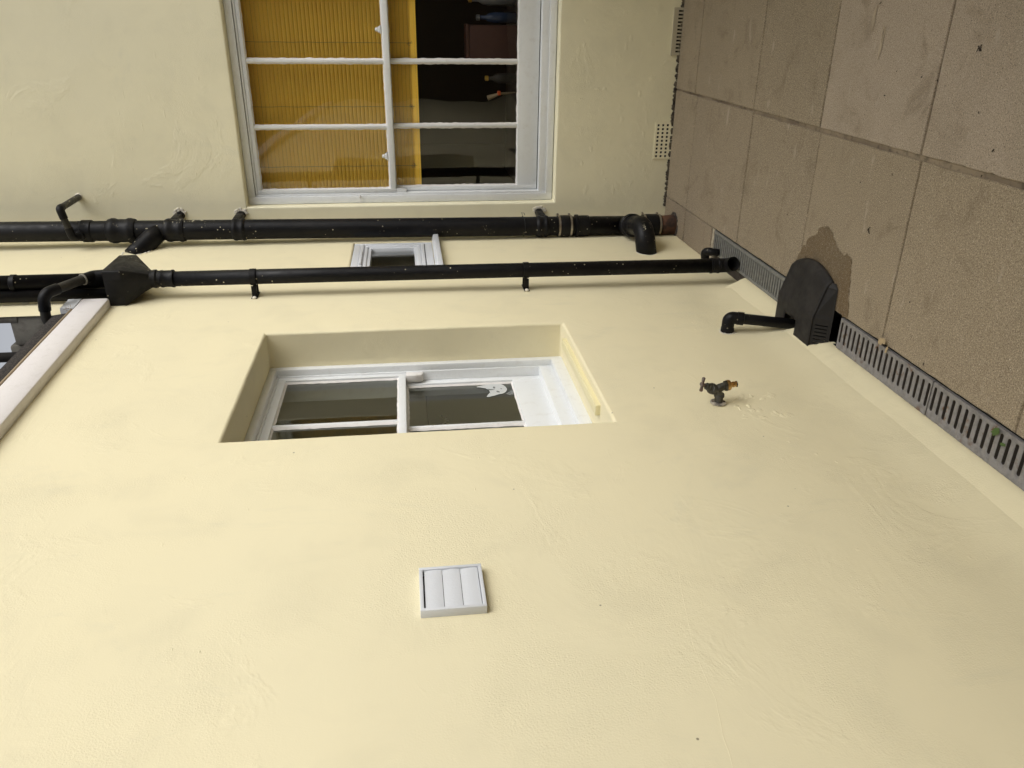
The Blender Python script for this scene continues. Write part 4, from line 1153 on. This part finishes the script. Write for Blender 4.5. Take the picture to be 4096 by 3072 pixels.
# slotted near side
bm = NB(); yy0, yy1 = YN - .0018, YN + .0012
def side_top(x):
    f = 0.0; return top_z(x, YN, 0) - .0045
xa = [-1.180 + k * .0145 for k in range(8)]
prevx = AX + .002
zlo, zhi = .014, .052
def panel(x0, x1, za, zb0, zb1):
    sy = lambda z, x: 2.662 + .046 * min(1, z / side_top(x))
    prism(bm, [(x0, sy(za, x0), za), (x1, sy(za, x1), za), (x1, sy(zb1, x1), zb1), (x0, sy(zb0, x0), zb0)], (0, .003, 0))
for x in xa:
    panel(prevx, x - .002, .004, side_top(prevx), side_top(x)); panel(x - .002, x + .002, .004, zlo, zlo); panel(x - .002, x + .002, zhi, side_top(x), side_top(x)); prevx = x + .002
panel(prevx, -1.052, .004, side_top(prevx), side_top(-1.052)); panel(-1.052, -.93, .004, side_top(-1.052), side_top(-.93)); panel(-.93, -.912, .004, side_top(-.93), .012)
part('slotted_side', bm, m_cover, gc)
bm = NB(); box(bm, (AX + .06, YN + .012, -.02), (-1.03, YN + .02, .045)); part('inner_void', bm, m_dark, gc)

# ------------------------------------------------------------------ air bricks
ab = thing('air_brick', (-.683, BY, .05), 'cream air brick with a grid of square holes at the back wall foot', 'air brick')
u0, u1, z0, z1 = -.788, -.578, -.02, .104
bm = NB(); xs_ = [-.773 + k * .0225 for k in range(9)]; zs_ = [.0875 - k * .0285 for k in range(4)]; hs_ = .0062
def plate_with_holes(bm, u0, u1, w0, w1, hx, hz, hw, hh, y0_, y1_):
    ux = [u0] + sorted(sum([[x - hw, x + hw] for x in hx], [])) + [u1]; wz = [w0] + sorted(sum([[z - hh, z + hh] for z in hz], [])) + [w1]
    V_ = {}
    def v(i, j, y):
        if (i, j, y) not in V_: V_[(i, j, y)] = bm.verts.new((ux[i], y, wz[j]))
        return V_[(i, j, y)]
    for i in range(len(ux) - 1):
        for j in range(len(wz) - 1):
            hole = i % 2 == 1 and j % 2 == 1
            if not hole: bm.faces.new((v(i, j, y0_), v(i + 1, j, y0_), v(i + 1, j + 1, y0_), v(i, j + 1, y0_)))
            else:
                for (a, b), (c_, d_) in (((i, j), (i + 1, j)), ((i + 1, j), (i + 1, j + 1)), ((i + 1, j + 1), (i, j + 1)), ((i, j + 1), (i, j))):
                    bm.faces.new((v(a, b, y0_), v(c_, d_, y0_), v(c_, d_, y1_), v(a, b, y1_)))
    n, m2 = len(ux) - 1, len(wz) - 1
    for i in range(n):
        for j in (0, m2): bm.faces.new((v(i, j, y0_), v(i + 1, j, y0_), v(i + 1, j, y1_), v(i, j, y1_)))
    for j in range(m2):
        for i in (0, n): bm.faces.new((v(i, j, y0_), v(i, j + 1, y0_), v(i, j + 1, y1_), v(i, j, y1_)))
plate_with_holes(bm, u0, u1, z0, z1, xs_, zs_, hs_, hs_, BY - .008, BY + .006)
part('pierced_face', bm, m_wall2, ab)
bm = NB(); box(bm, (u0 + .004, BY - .0062, z0 + .004), (u1 - .004, BY - .0035, z1 - .004)); part('hollow', bm, m_dark, ab)
bm = NB(); box(bm, (u0 - .004, BY - .0055, z0), (u1 + .004, BY - .003, z1 + .004)); part('rim', bm, m_wall2, ab)
ab = thing('air_brick', (-.08, BY, .02), 'half buried air brick with a row of long upright slots at the edge', 'air brick')
bm = NB(); plate_with_holes(bm, -.205, .045, -.03, .052, [-.185 + k * .0193 for k in range(12)], [.009], .0048, .0175, BY - .009, BY + .004)
part('pierced_face', bm, wall_paint('dirty_cream_brick', (.55, .50, .38, 1), (.40, .36, .27, 1), 1.5), ab)
bm = NB(); box(bm, (-.2, BY - .0062, -.02), (.04, BY - .004, .045)); part('hollow', bm, m_dark, ab)

# ------------------------------------------------------------------ added unseen walls, shaped to block sky light and dull reflections
yw = thing("opposite_shade_wall", (1.6, 1, 0), 'unseen cream wall added across the yard to shape the light', 'wall')
bm = NB(); box(bm, (1.6, -2.89, -.05), (1.8, 5.2, 2.0), .01); part('rendered_face', bm, m_wall3, yw)
yw2 = thing('rear_shade_wall', (0, -3, 0), 'unseen dull brown wall added behind the camera to block light', 'wall')
bm = NB(); box(bm, (-6.0, -3.1, -.05), (4.5, -2.9, 6.0), .01); part('shade_wall_face', bm, simple('dull_brown_shade_wall', (.16, .12, .09, 1), .9, 0, .6, 60, (.11, .085, .065, 1)), yw2)
